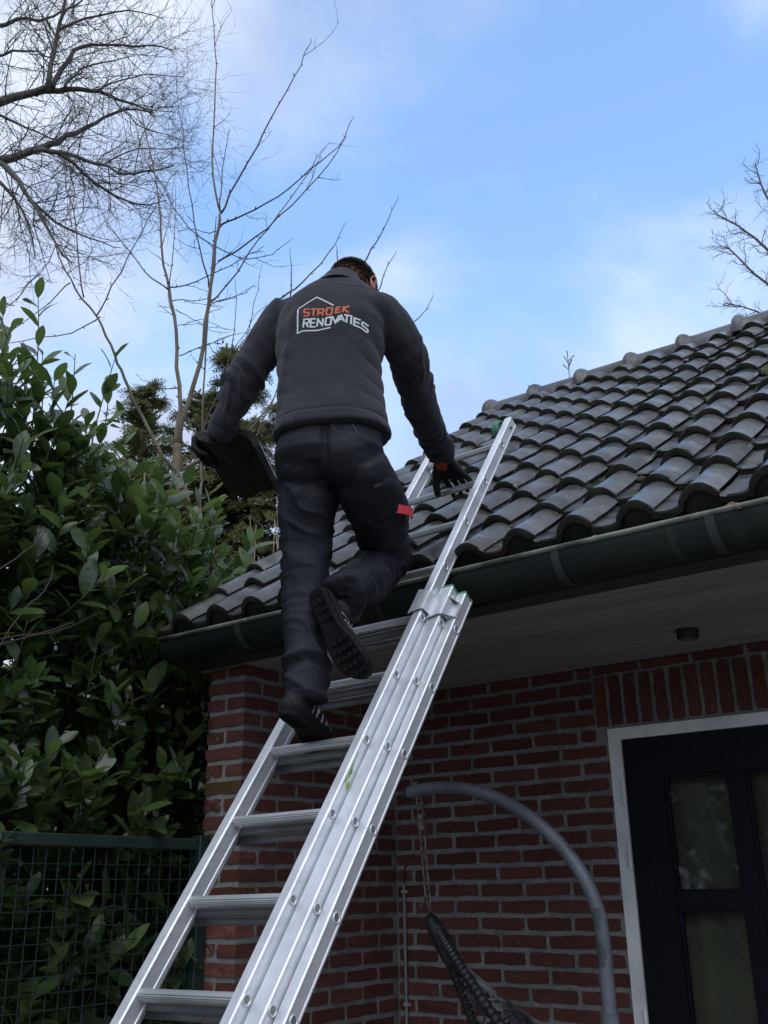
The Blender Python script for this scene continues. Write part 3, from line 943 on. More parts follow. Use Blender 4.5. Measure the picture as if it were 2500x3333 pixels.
# branches as measured, in metres
YOUNG = [
 ([(-6.42,5.42,4.54),(-6.43,5.42,4.91),(-6.43,5.42,5.17),(-6.44,5.42,5.36)],0.042,0.036),
 ([(-6.44,5.41,5.34),(-6.45,5.43,5.69),(-6.48,5.44,5.9),(-6.53,5.43,6.29),(-6.58,5.42,6.69),(-6.66,5.39,7.03),(-6.69,5.4,7.11),(-6.75,5.38,7.32),(-6.82,5.36,7.71),(-6.87,5.35,8.17),(-6.95,5.32,8.59),(-7.06,5.26,9.02),(-7.15,5.22,9.43),(-7.22,5.2,9.75)],0.027,0.004),
 ([(-6.44,5.42,5.36),(-6.39,5.41,5.51),(-6.31,5.44,5.85),(-6.22,5.47,6.24),(-6.18,5.46,6.64),(-6.14,5.46,7.05),(-6.09,5.46,7.52),(-6.06,5.45,7.72)],0.03,0.015),
 ([(-6.21,5.58,7.88),(-6.3,5.55,8.29),(-6.35,5.55,8.68),(-6.37,5.57,9.14),(-6.41,5.58,9.82),(-6.46,5.58,10.37),(-6.52,5.57,10.93),(-6.57,5.56,11.29)],0.013,0.004),
 ([(-6.22,5.58,7.94),(-6.29,5.65,8.41),(-6.35,5.73,8.8),(-6.4,5.82,9.24)],0.008,0.003),
 ([(-6.2,5.59,7.91),(-6.08,5.61,8.15),(-5.89,5.69,8.52),(-5.74,5.73,8.83),(-5.57,5.78,9.15),(-5.42,5.83,9.44),(-5.32,5.83,9.61),(-5.23,5.82,9.74)],0.012,0.0035),
 ([(-6.2,5.6,7.75),(-5.99,5.66,7.79),(-5.79,5.72,7.85),(-5.56,5.81,7.96),(-5.34,5.88,8.13),(-5.15,5.94,8.24),(-4.97,5.99,8.38),(-4.83,6.0,8.61)],0.011,0.0035),
 ([(-6.21,5.59,7.32),(-5.99,5.68,7.43),(-5.79,5.76,7.56),(-5.58,5.84,7.76),(-5.32,5.97,8.06),(-5.14,6.04,8.3),(-5.04,6.04,8.37),(-4.95,6.04,8.49)],0.011,0.003),
 ([(-6.24,5.56,6.86),(-6.14,5.7,7.12),(-6.0,5.87,7.6),(-5.9,6.01,7.87),(-5.75,6.19,8.32),(-5.64,6.33,8.7),(-5.57,6.45,8.98)],0.01,0.003),
 ([(-6.27,5.54,7.01),(-6.38,5.51,7.43),(-6.46,5.5,7.75),(-6.56,5.48,8.19),(-6.66,5.46,8.75),(-6.76,5.44,9.27),(-6.85,5.43,9.8),(-6.9,5.44,10.14)],0.01,0.003),
 ([(-6.23,5.57,7.48),(-6.49,5.48,7.74),(-6.69,5.43,8.01),(-6.85,5.4,8.35),(-7.03,5.37,8.66),(-7.19,5.35,8.92)],0.008,0.003),
 ([(-6.24,5.56,7.67),(-6.36,5.56,7.72),(-6.53,5.51,7.81),(-6.7,5.47,7.83)],0.006,0.003),
 ([(-6.22,5.58,7.49),(-6.05,5.63,7.35),(-5.87,5.69,7.25),(-5.68,5.76,7.26),(-5.55,5.79,7.29),(-5.43,5.8,7.35)],0.007,0.003),
 ([(-6.56,5.32,7.03),(-6.38,5.4,7.02),(-6.16,5.52,7.13),(-5.98,5.61,7.22),(-5.81,5.69,7.31),(-5.71,5.71,7.34)],0.008,0.003),
 ([(-6.58,5.31,7.01),(-6.81,5.21,7.22),(-6.96,5.17,7.44),(-7.14,5.11,7.71),(-7.33,5.04,8.0),(-7.47,5.01,8.23)],0.009,0.003),
 ([(-6.57,5.31,7.04),(-6.62,5.36,7.39),(-6.67,5.4,7.96),(-6.75,5.43,8.4)],0.007,0.0025),
 ([(-6.24,5.57,4.62),(-6.29,5.59,5.11),(-6.34,5.61,5.72),(-6.38,5.65,6.37),(-6.42,5.68,7.01),(-6.45,5.72,7.52),(-6.47,5.76,8.08)],0.013,0.006),
 ([(-6.33,5.5,5.18),(-6.3,5.57,5.49),(-6.3,5.63,5.63),(-6.22,5.74,6.05),(-6.2,5.81,6.44),(-6.22,5.85,6.57),(-6.24,5.89,7.0),(-6.3,5.9,7.33)],0.01,0.003),
 ([(-6.07,5.69,6.33),(-6.04,5.76,6.4),(-6.01,5.84,6.55),(-6.01,5.89,6.85),(-5.99,5.95,7.16),(-6.01,5.99,7.45)],0.006,0.0025),
 ([(-6.07,5.69,6.33),(-5.99,5.75,6.44),(-5.9,5.82,6.68),(-5.82,5.88,6.84)],0.005,0.0025),
 ([(-6.25,5.55,6.85),(-6.16,5.63,6.87),(-6.04,5.71,6.92),(-5.91,5.82,7.04)],0.005,0.0025),
 ([(-6.43,5.42,6.29),(-6.28,5.53,6.38),(-6.12,5.66,6.48),(-5.92,5.81,6.55)],0.005,0.0025),
 ([(-6.44,5.41,6.61),(-6.33,5.5,6.69),(-6.25,5.56,6.64),(-6.15,5.63,6.57),(-6.04,5.71,6.54)],0.004,0.002),
 ([(-6.45,5.4,6.86),(-6.37,5.46,6.85),(-6.26,5.55,6.83),(-6.15,5.63,6.8)],0.004,0.002),
 ([(-6.25,5.55,6.4),(-6.2,5.59,6.32),(-6.13,5.64,6.16),(-6.09,5.67,6.12)],0.004,0.002),
 ([(-6.44,5.41,5.92),(-6.63,5.35,5.98),(-6.82,5.29,6.08),(-6.94,5.28,6.2)],0.006,0.0025),
 ([(-6.46,5.4,6.27),(-6.39,5.51,6.38),(-6.31,5.63,6.45),(-6.25,5.75,6.56),(-6.17,5.87,6.63)],0.006,0.0025),
 ([(-6.49,5.38,6.61),(-6.42,5.51,6.68),(-6.34,5.65,6.66),(-6.23,5.82,6.67)],0.004,0.002),
 ([(-6.54,5.34,6.89),(-6.46,5.44,6.89),(-6.36,5.57,6.94),(-6.24,5.71,6.94),(-6.12,5.85,7.05),(-6.06,5.95,7.18)],0.006,0.0025),
 ([(-6.54,5.33,6.8),(-6.64,5.33,6.85),(-6.74,5.31,6.87)],0.004,0.002),
 ([(-6.52,5.35,6.79),(-6.42,5.46,6.71),(-6.34,5.55,6.65),(-6.27,5.64,6.56),(-6.17,5.74,6.59)],0.005,0.002),
 ([(-6.41,5.44,5.09),(-6.33,5.54,5.19),(-6.16,5.73,5.35),(-6.0,5.89,5.53),(-5.92,6.0,5.75),(-5.87,6.1,5.95)],0.018,0.006),
 ([(-6.38,5.46,5.06),(-6.33,5.57,5.14),(-6.25,5.71,5.22),(-6.08,5.91,5.2),(-6.01,6.04,5.19),(-5.94,6.17,5.41)],0.012,0.005),
 ([(-6.18,5.61,4.86),(-6.07,5.78,5.12),(-5.99,5.94,5.46),(-5.94,6.07,5.8),(-5.91,6.19,6.11)],0.014,0.005),
 ([(-5.73,5.95,6.86),(-5.67,5.97,6.91),(-5.55,6.04,7.0),(-5.41,6.13,7.18),(-5.26,6.22,7.43),(-5.24,6.22,7.45),(-5.15,6.26,7.68)],0.007,0.0025),
 ([(-5.63,6.02,6.86),(-5.61,6.0,6.96),(-5.6,5.97,7.15),(-5.58,5.94,7.39)],0.006,0.0025),
 ([(-5.27,6.3,7.25),(-5.25,6.25,7.33),(-5.22,6.21,7.41)],0.004,0.002),
 ([(-5.17,6.37,7.0),(-5.05,6.43,7.29),(-4.96,6.48,7.45),(-4.9,6.5,7.55),(-4.81,6.54,7.79),(-4.72,6.58,7.99)],0.008,0.0025),
 ([(-5.0,6.5,6.81),(-4.94,6.5,6.94),(-4.86,6.52,7.14),(-4.75,6.56,7.34)],0.007,0.0025),
 ([(-4.5,6.88,4.94),(-4.57,6.81,5.39),(-4.67,6.7,6.02),(-4.78,6.61,6.44),(-4.69,6.65,6.53),(-4.59,6.7,6.62),(-4.47,6.77,6.86)],0.007,0.0025),
]
ARCH = [
 ([(-5.72,5.08,4.23),(-5.77,4.99,4.57),(-5.85,4.89,4.81),(-5.91,4.8,4.92),(-5.96,4.71,5.08),(-6.0,4.64,5.25),(-6.02,4.57,5.36),(-6.07,4.49,5.56),(-6.1,4.42,5.68),(-6.12,4.35,5.83),(-6.16,4.28,5.99),(-6.23,4.17,6.16),(-6.27,4.1,6.25),(-6.3,4.03,6.36),(-6.36,3.94,6.59),(-6.44,3.83,6.83),(-6.51,3.73,7.0)],0.026,0.004),
 ([(-6.5,4.49,6.29),(-6.41,4.51,6.48),(-6.29,4.57,6.78),(-6.2,4.59,6.96),(-6.09,4.63,7.22),(-5.94,4.7,7.56),(-5.86,4.72,7.69)],0.008,0.003),
 ([(-6.62,4.4,6.46),(-6.66,4.32,7.04),(-6.7,4.24,7.41),(-6.73,4.17,7.62),(-6.73,4.11,7.88),(-6.73,4.06,8.1)],0.008,0.003),
 ([(-6.75,4.3,6.74),(-6.67,4.36,6.79),(-6.59,4.42,6.91),(-6.58,4.43,7.02)],0.004,0.002),
 ([(-6.71,4.33,6.64),(-6.87,4.29,6.53),(-7.1,4.2,6.33),(-7.36,4.09,6.23)],0.007,0.003),
 ([(-6.49,4.5,6.26),(-6.66,4.43,6.17),(-6.92,4.3,6.14),(-7.2,4.15,6.11),(-7.35,4.1,6.13)],0.007,0.003),
 ([(-6.34,4.61,5.0),(-6.25,4.73,4.9),(-6.13,4.87,4.78),(-6.01,5.01,4.7),(-5.94,5.11,4.66),(-5.8,5.27,4.63)],0.008,0.004),
 ([(-6.97,4.14,6.72),(-7.15,4.06,6.5),(-7.29,4.02,6.41)],0.006,0.003),
 ([(-6.2,4.72,5.46),(-6.13,4.77,5.52),(-6.0,4.87,5.55),(-5.87,4.96,5.58)],0.004,0.002),
]
BIG = [
 ([(-11.98,5.36,12.3),(-11.72,5.64,12.48),(-11.5,5.88,12.62),(-11.34,6.07,12.79),(-11.11,6.32,12.91),(-11.02,6.46,13.0),(-10.88,6.65,13.08),(-10.63,6.91,13.07),(-10.47,7.11,13.03),(-10.25,7.35,12.94),(-10.05,7.57,12.8)],0.1,0.012),
 ([(-10.97,6.13,12.66),(-10.81,6.16,12.68),(-10.69,6.17,12.77),(-10.65,6.12,13.07),(-10.57,6.09,13.56),(-10.45,6.1,13.96),(-10.38,6.07,14.32)],0.06,0.022),
 ([(-11.87,5.45,11.34),(-11.57,5.74,11.41),(-11.37,5.95,11.52),(-11.26,6.1,11.6),(-11.06,6.31,11.79),(-10.89,6.5,11.92),(-10.78,6.65,12.14),(-10.58,6.86,12.38),(-10.44,7.03,12.6),(-10.22,7.25,12.76),(-9.97,7.51,12.73)],0.1,0.01),
 ([(-11.11,6.02,11.49),(-10.82,6.17,11.5),(-10.49,6.35,11.46),(-10.18,6.51,11.32),(-9.9,6.65,11.1),(-9.58,6.82,10.92),(-9.21,7.03,10.91),(-8.93,7.17,10.94)],0.05,0.008),
 ([(-11.56,5.68,11.5),(-11.19,5.86,11.34),(-10.92,5.96,10.97),(-10.65,6.06,10.57),(-10.34,6.18,10.06),(-10.07,6.28,9.53),(-9.86,6.34,9.28)],0.055,0.01),
 ([(-11.74,5.54,13.25),(-11.52,5.78,13.44),(-11.37,5.95,13.58),(-11.18,6.15,13.6),(-11.04,6.32,13.53)],0.03,0.01),
 ([(-10.79,6.26,12.72),(-10.73,6.39,13.3),(-10.64,6.54,13.65),(-10.5,6.73,13.78),(-10.17,7.06,13.84),(-9.9,7.35,13.88),(-9.71,7.58,13.85)],0.045,0.008),
 ([(-10.63,6.38,12.74),(-10.61,6.46,13.04),(-10.55,6.57,13.23),(-10.31,6.81,13.37),(-10.01,7.1,13.51)],0.03,0.006),
 ([(-10.59,6.41,11.52),(-10.4,6.63,11.31),(-10.18,6.87,11.01),(-10.0,7.08,10.85),(-9.77,7.33,10.8),(-9.57,7.56,10.93)],0.035,0.007),
 ([(-10.88,6.2,10.73),(-10.68,6.41,10.47),(-10.46,6.63,10.26),(-10.2,6.9,10.13),(-9.96,7.14,10.04)],0.028,0.006),
 ([(-10.82,6.24,13.85),(-10.64,6.44,14.09),(-10.37,6.71,14.29),(-10.03,7.03,14.43),(-9.7,7.34,14.28)],0.028,0.006),
 ([(-11.52,5.71,13.96),(-11.32,5.92,14.2),(-11.08,6.14,14.13),(-10.95,6.29,14.32),(-10.74,6.5,14.61),(-10.58,6.67,14.95)],0.035,0.01),
 ([(-10.08,6.8,12.57),(-9.93,6.97,12.3),(-9.76,7.17,12.07),(-9.54,7.39,11.98),(-9.29,7.65,11.88)],0.016,0.005),
 ([(-11.35,5.84,12.24),(-11.15,6.08,12.12),(-10.94,6.32,11.99),(-10.76,6.53,11.91)],0.025,0.008),
 ([(-11.23,5.93,11.03),(-11.05,6.15,10.74),(-10.93,6.32,10.29),(-10.89,6.43,9.86)],0.03,0.007),
 ([(-10.26,6.67,12.66),(-10.08,6.86,12.89),(-9.85,7.1,13.07),(-9.6,7.35,13.12),(-9.4,7.56,13.11)],0.016,0.005),
 ([(-10.1,6.78,11.3),(-9.94,6.97,11.55),(-9.71,7.2,11.72),(-9.47,7.45,11.71),(-9.23,7.69,11.75)],0.015,0.005),
]
RIGHT_TREE = [
 ([(-3.29,18.82,12.92),(-3.71,18.61,13.32),(-3.99,18.49,13.71),(-4.26,18.39,14.18),(-4.55,18.27,14.53),(-4.85,18.14,14.89)],0.05,0.012),
 ([(-3.4,18.73,12.06),(-3.87,18.44,12.53),(-4.2,18.26,13.01),(-4.46,18.12,13.49),(-4.7,18.0,13.87)],0.05,0.01),
 ([(-3.6,18.58,11.65),(-4.09,18.3,12.01),(-4.44,18.12,12.33),(-4.85,17.89,12.49)],0.04,0.008),
 ([(-3.52,18.64,13.37),(-3.72,18.55,14.31),(-3.82,18.54,14.93),(-3.92,18.53,15.51),(-3.96,18.57,15.98)],0.05,0.01),
]
# ------------------------------------------------------------------ hanging chair on its stand
M_pole = mat('grey_powder_coated_tube', (0.15, 0.165, 0.19), 0.5, 0.15, var=[(9, 4, (0.11, 0.125, 0.145), 0.42, 0.6), (4.5, 2, (0.085, 0.10, 0.115), 0.66, 0.70), (40, 3, (0.42, 0.43, 0.44), 0.76, 0.79)])
stand = empty('hanging_chair_stand', (-1.555, 3.2, 0), 'bent grey tube stand curving over the hanging chair', 'chair stand')
arc = [(-2.316, 0.352), (-2.238, 0.362), (-2.143, 0.360), (-2.05, 0.347), (-1.956, 0.321), (-1.877, 0.285), (-1.796, 0.236), (-1.719, 0.174), (-1.656, 0.108), (-1.61, 0.040), (-1.581, -0.02), (-1.564, -0.075), (-1.556, -0.142), (-1.555, -0.224), (-1.555, -0.40)]


def smooth_path(pts, it=2):
    pts = [Vector(p) for p in pts]
    for _ in range(it):
        out = [pts[0]]
        for a, b in zip(pts, pts[1:]):
            out += [a * 0.75 + b * 0.25, a * 0.25 + b * 0.75]
        out.append(pts[-1])
        pts = out
    return pts


pole_pts = smooth_path([(x_, 3.2, z_ + H) for x_, z_ in arc], 2)
MB().tube(pole_pts, 0.0238, 18).build('upper_pole', M_pole, stand, smooth_angle=50)
MB().tube([(-1.555, 3.2, -0.37 + H), (-1.555, 3.2, -0.96 + H), (-1.56, 3.2, -1.28 + H), (-1.62, 3.2, 0.10), (-1.74, 3.2, 0.06)], 0.0285, 18).build('lower_pole', M_pole, stand, smooth_angle=50)
MB().tube([(-2.10 + 0.5 * math.cos(t), 3.2 + 0.5 * math.sin(t), 0.056) for t in [2 * math.pi * k / 40 for k in range(40)]], 0.024, 10, closed=True).build('base_ring', M_pole, stand, smooth=True)
M_scuff = mat('dark_repair_paint', (0.065, 0.075, 0.085), 0.6)
M_chip = mat('bare_metal_chip', (0.55, 0.56, 0.57), 0.5)


def pole_patch(zc, hgt, a0, a1, seed, m, x=-1.555, r=0.0243):
    rr = random.Random(seed)
    mb = MB(); n1, n2 = 8, 8
    for i in range(n1 + 1):
        u = i / n1
        wob = 0.5 + 0.5 * math.sin(math.pi * min(max(u, 0.06), 0.94))
        mid, wd = (a0 + a1) / 2 + rr.gauss(0, 0.10), (a1 - a0) / 2 * wob * rr.uniform(0.8, 1.1)
        z_ = zc + H + hgt * (u - 0.5)
        xo = x + (0 if zc < -0.14 else 0.09 * max(0, z_ - H + 0.14) ** 1.0 * -0.9)
        for j in range(n2 + 1):
            a = mid - wd + 2 * wd * j / n2
            mb.v.append((xo + r * math.cos(a), 3.2 + r * math.sin(a), z_))
    for i in range(n1):
        for j in range(n2):
            k = i * (n2 + 1) + j
            mb.f.append((k, k + 1, k + n2 + 2, k + n2 + 1))
    mb.build('paint_patch', m, stand, smooth=True)


pole_patch(-0.20, 0.075, -2.6, -0.9, 3, M_scuff)
pole_patch(-0.095, 0.07, -2.3, -0.6, 4, M_scuff, x=-1.559)
M_rust = mat('rusty_steel', (0.20, 0.18, 0.165), 0.55, 0.4, var=[(60, 4, (0.10, 0.075, 0.06), 0.45, 0.6)])
bt = MB()
bt.tube([(-2.286, 3.2, 0.372 + H), (-2.286, 3.2, 0.386 + H)], 0.012, 12); bt.tube([(-2.286, 3.2, 0.386 + H), (-2.286, 3.2, 0.392 + H)], [0.015, 0.008], 12)
bt.build('bolt', M_rust, stand, smooth_angle=40)
MB().tube([(-2.317, 3.2, 0.352 + H), (-2.327, 3.2, 0.3505 + H)], [0.026, 0.029], 14).build('end_plug', mat('black_plastic', (0.02, 0.02, 0.02), 0.6), stand)

M_wicker = mat('charcoal_wicker', (0.018, 0.020, 0.024), 0.38, var=[(30, 4, (0.04, 0.042, 0.048), 0.5, 0.7)])
M_strand = mat('grey_wicker_strand', (0.15, 0.155, 0.165), 0.42, var=[(8, 3, (0.03, 0.032, 0.036), 0.45, 0.58)])
apex = Vector((-2.24, 3.2, -0.085 + H))
chair = empty('hanging_chair', (apex.x + 0.5, 3.2, 0.45), 'charcoal woven teardrop chair hanging on a chain beside brick wall', 'hanging chair')
d_ = Vector((0.225, 0, -0.342)).normalized()
w_ = Vector((0.70, -0.71, 0.10)).normalized()
nrm = d_.cross(w_).normalized()
LEN = 1.2
half = lambda s: 0.36 * math.sin(math.pi * min(1, max(0, s / LEN)) ** 1.5)


def rim_point(u):
    """u in 0..1 round the teardrop from the apex and back"""
    a = u * 2
    s = LEN * (0.5 - 0.5 * math.cos(math.pi * min(a, 2 - a)))
    sg = 1 if a <= 1 else -1
    return apex + d_ * (0.03 + s) + w_ * (sg * (half(s) + 0.012))


NR = 620
rim = [rim_point(k / NR) for k in range(NR)]
MB().tube(rim, [0.0175 + (0.0022 if (k // 2) % 2 else -0.0012) for k in range(NR)], 9, closed=True).build('rim', M_wicker, chair, smooth=True)
top = MB(); top.tube([apex + d_ * 0.0, apex + d_ * 0.03, apex + d_ * 0.10, apex + d_ * 0.19], [0.016, 0.028, 0.035, 0.030], 12); top.build('wrapped_head', M_wicker, chair, smooth=True)


def shell(s, v):
    """bowl behind the rim; v -1..1 across"""
    hw = half(s)
    ang = v * math.pi / 2
    depth = 0.33 * math.sin(math.pi * (s / LEN) ** 1.9) * math.cos(ang)
    return apex + d_ * (0.03 + s) + w_ * (hw * math.sin(ang)) - nrm * depth


net = MB()
rr = random.Random(5)
for k in range(120):
    s0, v0 = rr.uniform(0.06, 1.1), rr.choice((-1, 1))
    s1, v1 = min(1.18, max(0.05, s0 + rr.uniform(-0.35, 0.5))), -v0
    pts = []
    ph, am = rr.uniform(0, 6), rr.uniform(0.02, 0.09)
    for j in range(13):
        t = j / 12
        s = s0 + (s1 - s0) * t + am * math.sin(ph + 7 * t)
        pts.append(shell(min(1.19, max(0.02, s)), v0 + (v1 - v0) * t) + Vector((rr.gauss(0, .002), rr.gauss(0, .002), rr.gauss(0, .002))))
    net.tube(pts, 0.0033, 5)
nt_o = net.build('woven_net', M_strand, chair, smooth=True)
tag(nt_o, kind='stuff')
chain_p = lambda t: Vector((-2.270, 3.2, 0.334 + H)).lerp(Vector((-2.240, 3.2, -0.06 + H)), t)


def link(mid, axis, side, ln, wd, r):
    pts = []
    for k in range(16):
        a = 2 * math.pi * k / 16
        pts.append(mid + axis * (math.cos(a) * wd + math.copysign(max(0, ln - wd), math.cos(a))) + side * (math.sin(a) * wd))
    return pts


ax = (chain_p(0) - chain_p(1)).normalized()
s1_ = Vector((1, 0, 0)); s2_ = Vector((0, 1, 0))
MB().tube([chain_p(-0.05), chain_p(0.02)], 0.005, 8).build('eye_bolt', M_rust, chair)
ts = [0.05, 0.125, 0.36, 0.44, 0.525, 0.61, 0.695, 0.78, 0.865]
for k, t in enumerate(ts):
    MB().tube(link(chain_p(t), ax, s1_ if k % 2 else (s1_ + s2_).normalized() if k == 0 else s2_ * 0.96 + s1_ * 0.3, 0.0235, 0.0105, 0.0028), 0.0038, 7, closed=True).build('chain_link', M_rust, chair, smooth=True)
spr = []
for k in range(9 * 14 + 1):
    a = 2 * math.pi * k / 14
    p_ = chain_p(0.16 + 0.15 * k / (9 * 14))
    spr.append(p_ + s1_ * (0.0165 * math.cos(a)) + s2_ * (0.0165 * math.sin(a)))
MB().tube(spr, 0.0036, 7).build('spring', M_rust, chair, smooth=True)
MB().tube([chain_p(0.885), chain_p(0.92) + s1_ * 0.012, apex + Vector((0.006, 0, 0.012)), apex + Vector((0.0, 0.01, -0.006)), chain_p(0.92) - s1_ * 0.006, chain_p(0.885)], 0.0036, 8).build('snap_hook', M_rust, chair, smooth=True)
MB().tube([chain_p(0.90), chain_p(0.95) - s1_ * 0.025, apex + Vector((-0.05, 0, 0.004))], [0.003, 0.0045, 0.004], 8).build('hook_gate', M_rust, chair, smooth=True)

# ------------------------------------------------------------------ green welded mesh fence, running from the pier towards the camera
M_fence = mat('dark_green_fence_coating', (0.016, 0.032, 0.029), 0.45, var=[(12, 4, (0.024, 0.044, 0.038), 0.45, 0.65)])
FXX = -3.10
fence = empty('mesh_fence', (FXX, 1.9, 0), 'dark green welded mesh fence panel in front of the laurel hedge', 'fence')
rl = MB().box((FXX - 0.02, 0.9, 0.160 + H), (FXX + 0.02, 2.835, 0.203 + H)).mesh('top_rail'); bevel_mesh(rl, 0.004)
link_mesh('top_rail', rl, M_fence, fence)
for y_ in (2.862, 0.86):
    pm = MB().box((FXX - 0.027, y_ - 0.026, 0), (FXX + 0.027, y_ + 0.026, 0.215 + H)).mesh('post'); bevel_mesh(pm, 0.004)
    link_mesh('post', pm, M_fence, fence)
vw = MB().tube([(0, 0, 0.05), (0, 0, 0.165 + H)], 0.0019, 6).mesh('vertical_wire'); vw.materials.append(M_fence)
hwm = MB().tube([(0, 0.9, 0), (0, 2.84, 0)], 0.0019, 6).mesh('horizontal_wire'); hwm.materials.append(M_fence)
y_ = 0.945
while y_ < 2.84:
    link_mesh('vertical_wire', vw, None, fence, Matrix.Translation((FXX, y_, 0)))
    y_ += 0.0505
z_ = 0.103 + H
while z_ > 0.05:
    link_mesh('horizontal_wire', hwm, None, fence, Matrix.Translation((FXX + 0.0035, 0, z_)))
    z_ -= 0.0505
# ------------------------------------------------------------------ cherry laurel hedge behind the fence
M_leaf = mat('laurel_leaf', (0.070, 0.112, 0.046), 0.24, 0.0, 0.6, var=[(3, 3, (0.040, 0.070, 0.028), 0.4, 0.6), (14, 3, (0.095, 0.140, 0.052), 0.5, 0.75)], bump=[(9, 2, 0.12, 0.01)], obj_var=0.25)
M_leaf2 = mat('young_laurel_leaf', (0.115, 0.165, 0.055), 0.30, 0.0, 0.5, var=[(5, 3, (0.08, 0.125, 0.042), 0.4, 0.62)], bump=[(9, 2, 0.10, 0.01)], obj_var=0.2)
M_stem = mat('laurel_stem', (0.085, 0.10, 0.045), 0.7, var=[(9, 3, (0.06, 0.045, 0.03), 0.45, 0.6)])


def leaf_mesh(seed, material):
    """a laurel leaf along +y, unit length, face up; midrib fold, drooping tip, wavy edge"""
    rr = random.Random(seed)
    ns = 7
    wid = rr.uniform(0.20, 0.24)
    droop = rr.uniform(0.05, 0.28)
    fold = rr.uniform(0.10, 0.30)
    tw = rr.uniform(-0.4, 0.4)
    vs_ = []
    for i in range(ns + 1):
        t = i / ns
        w = wid * (math.sin(math.pi * min(1, t ** 1.12)) ** 0.66 if 0 < t < 1 else 0.0) + (0.006 if i == 0 else 0.03 if i == ns else 0)
        zc = 0.10 * t - droop * t * t
        for s in (-1, 0, 1):
            wav = 0.012 * math.sin(9 * t + seed + s)
            x = s * w
            z = zc + abs(s) * w * fold + (wav if s else 0) + tw * s * w * t * 0.5
            vs_.append((x, t, z))
    fs = []
    for i in range(ns):
        a = i * 3
        fs += [(a, a + 1, a + 4, a + 3), (a + 1, a + 2, a + 5, a + 4)]
    mb = MB(); mb.add(vs_, fs)
    me = mb.mesh('leaf'); me.materials.append(material)
    me.polygons.foreach_set('use_smooth', [True] * len(me.polygons))
    return me


def translucent(m, colour, fac):
    """thin leaf: part of the light passes through"""
    n, l = m.node_tree.nodes, m.node_tree.links
    b = n['Principled BSDF']; o = n['Material Output']
    t = n.new('ShaderNodeBsdfTranslucent'); t.inputs['Color'].default_value = (*colour, 1)
    x = n.new('ShaderNodeMixShader'); x.inputs['Fac'].default_value = fac
    l.new(b.outputs[0], x.inputs[1]); l.new(t.outputs[0], x.inputs[2]); l.new(x.outputs[0], o.inputs['Surface'])


translucent(M_leaf, (0.10, 0.16, 0.035), 0.35)
translucent(M_leaf2, (0.16, 0.24, 0.06), 0.36)
LEAVES = [leaf_mesh(k, M_leaf) for k in range(8)]
LEAVES2 = [leaf_mesh(50 + k, M_leaf2) for k in range(5)]
laurel = empty('laurel_hedge', (-3.8, 2.6, 0), 'tall glossy evergreen laurel hedge behind the green mesh fence', 'hedge')
leaf_list = []         # (matrix, mesh)
stems = MB()


HEDGE_TOP = [(0.5, 3.35), (1.9, 3.45), (2.05, 3.38), (2.2, 3.32), (2.45, 3.18), (2.63, 3.13), (2.81, 3.14), (3.11, 3.02), (3.33, 2.92), (3.42, 2.80), (3.6, 2.55), (4.2, 2.35)]


def hfun(y):
    """height of the hedge's dense mass along the fence"""
    tab = HEDGE_TOP
    for (a, b), (c, d) in zip(tab, tab[1:]):
        if a <= y <= c:
            return b + (d - b) * (y - a) / (c - a)
    return tab[0][1] if y < 0.5 else 2.6


def shoot(base, dirn, length, nleaf, size, young=0.28, curve=0.0, tip_cluster=True):
    d = Vector(dirn).normalized()
    pts = []
    p = Vector(base)
    nseg = 7
    for k in range(nseg + 1):
        pts.append(p.copy())
        d = (d + Vector((random.gauss(0, .05), random.gauss(0, .05), 0.06 + curve))).normalized()
        p += d * (length / nseg)
    stems.tube(pts, [0.0045 - 0.0025 * k / nseg for k in range(nseg + 1)], 5)
    ang = random.uniform(0, 6.28)
    for k in range(nleaf):
        t = (k + 0.5) / nleaf
        t = t ** 0.8
        i = min(nseg - 1, int(t * nseg)); q = pts[i].lerp(pts[i + 1], t * nseg - i)
        ax = (pts[i + 1] - pts[i]).normalized()
        ang += 2.4 + random.gauss(0, 0.3)
        ref = ax.orthogonal().normalized()
        side = (ref * math.cos(ang) + ax.cross(ref) * math.sin(ang))
        lift = random.uniform(0.25, 0.8) + (0.7 * t if tip_cluster else 0)
        ld = (side + ax * lift).normalized()
        # leaf upper side faces up / outwards
        up = (Vector((0, 0, 1)) * 0.9 + ax * 0.5 + Vector((0.25, -0.2, 0)) + Vector((random.gauss(0, .3), random.gauss(0, .3), 0))).normalized()
        xx = ld.cross(up)
        if xx.length < 0.1:
            continue
        xx.normalize()
        zz = xx.cross(ld)
        s = size * random.uniform(0.72, 1.15) * (0.75 if t > 0.92 else 1)
        M = Matrix(((xx.x * s, ld.x * s, zz.x * s, q.x), (xx.y * s, ld.y * s, zz.y * s, q.y), (xx.z * s, ld.z * s, zz.z * s, q.z), (0, 0, 0, 1)))
        me = random.choice(LEAVES2) if random.random() < young + 0.15 * (t > 0.8) else random.choice(LEAVES)
        leaf_list.append((M, me))


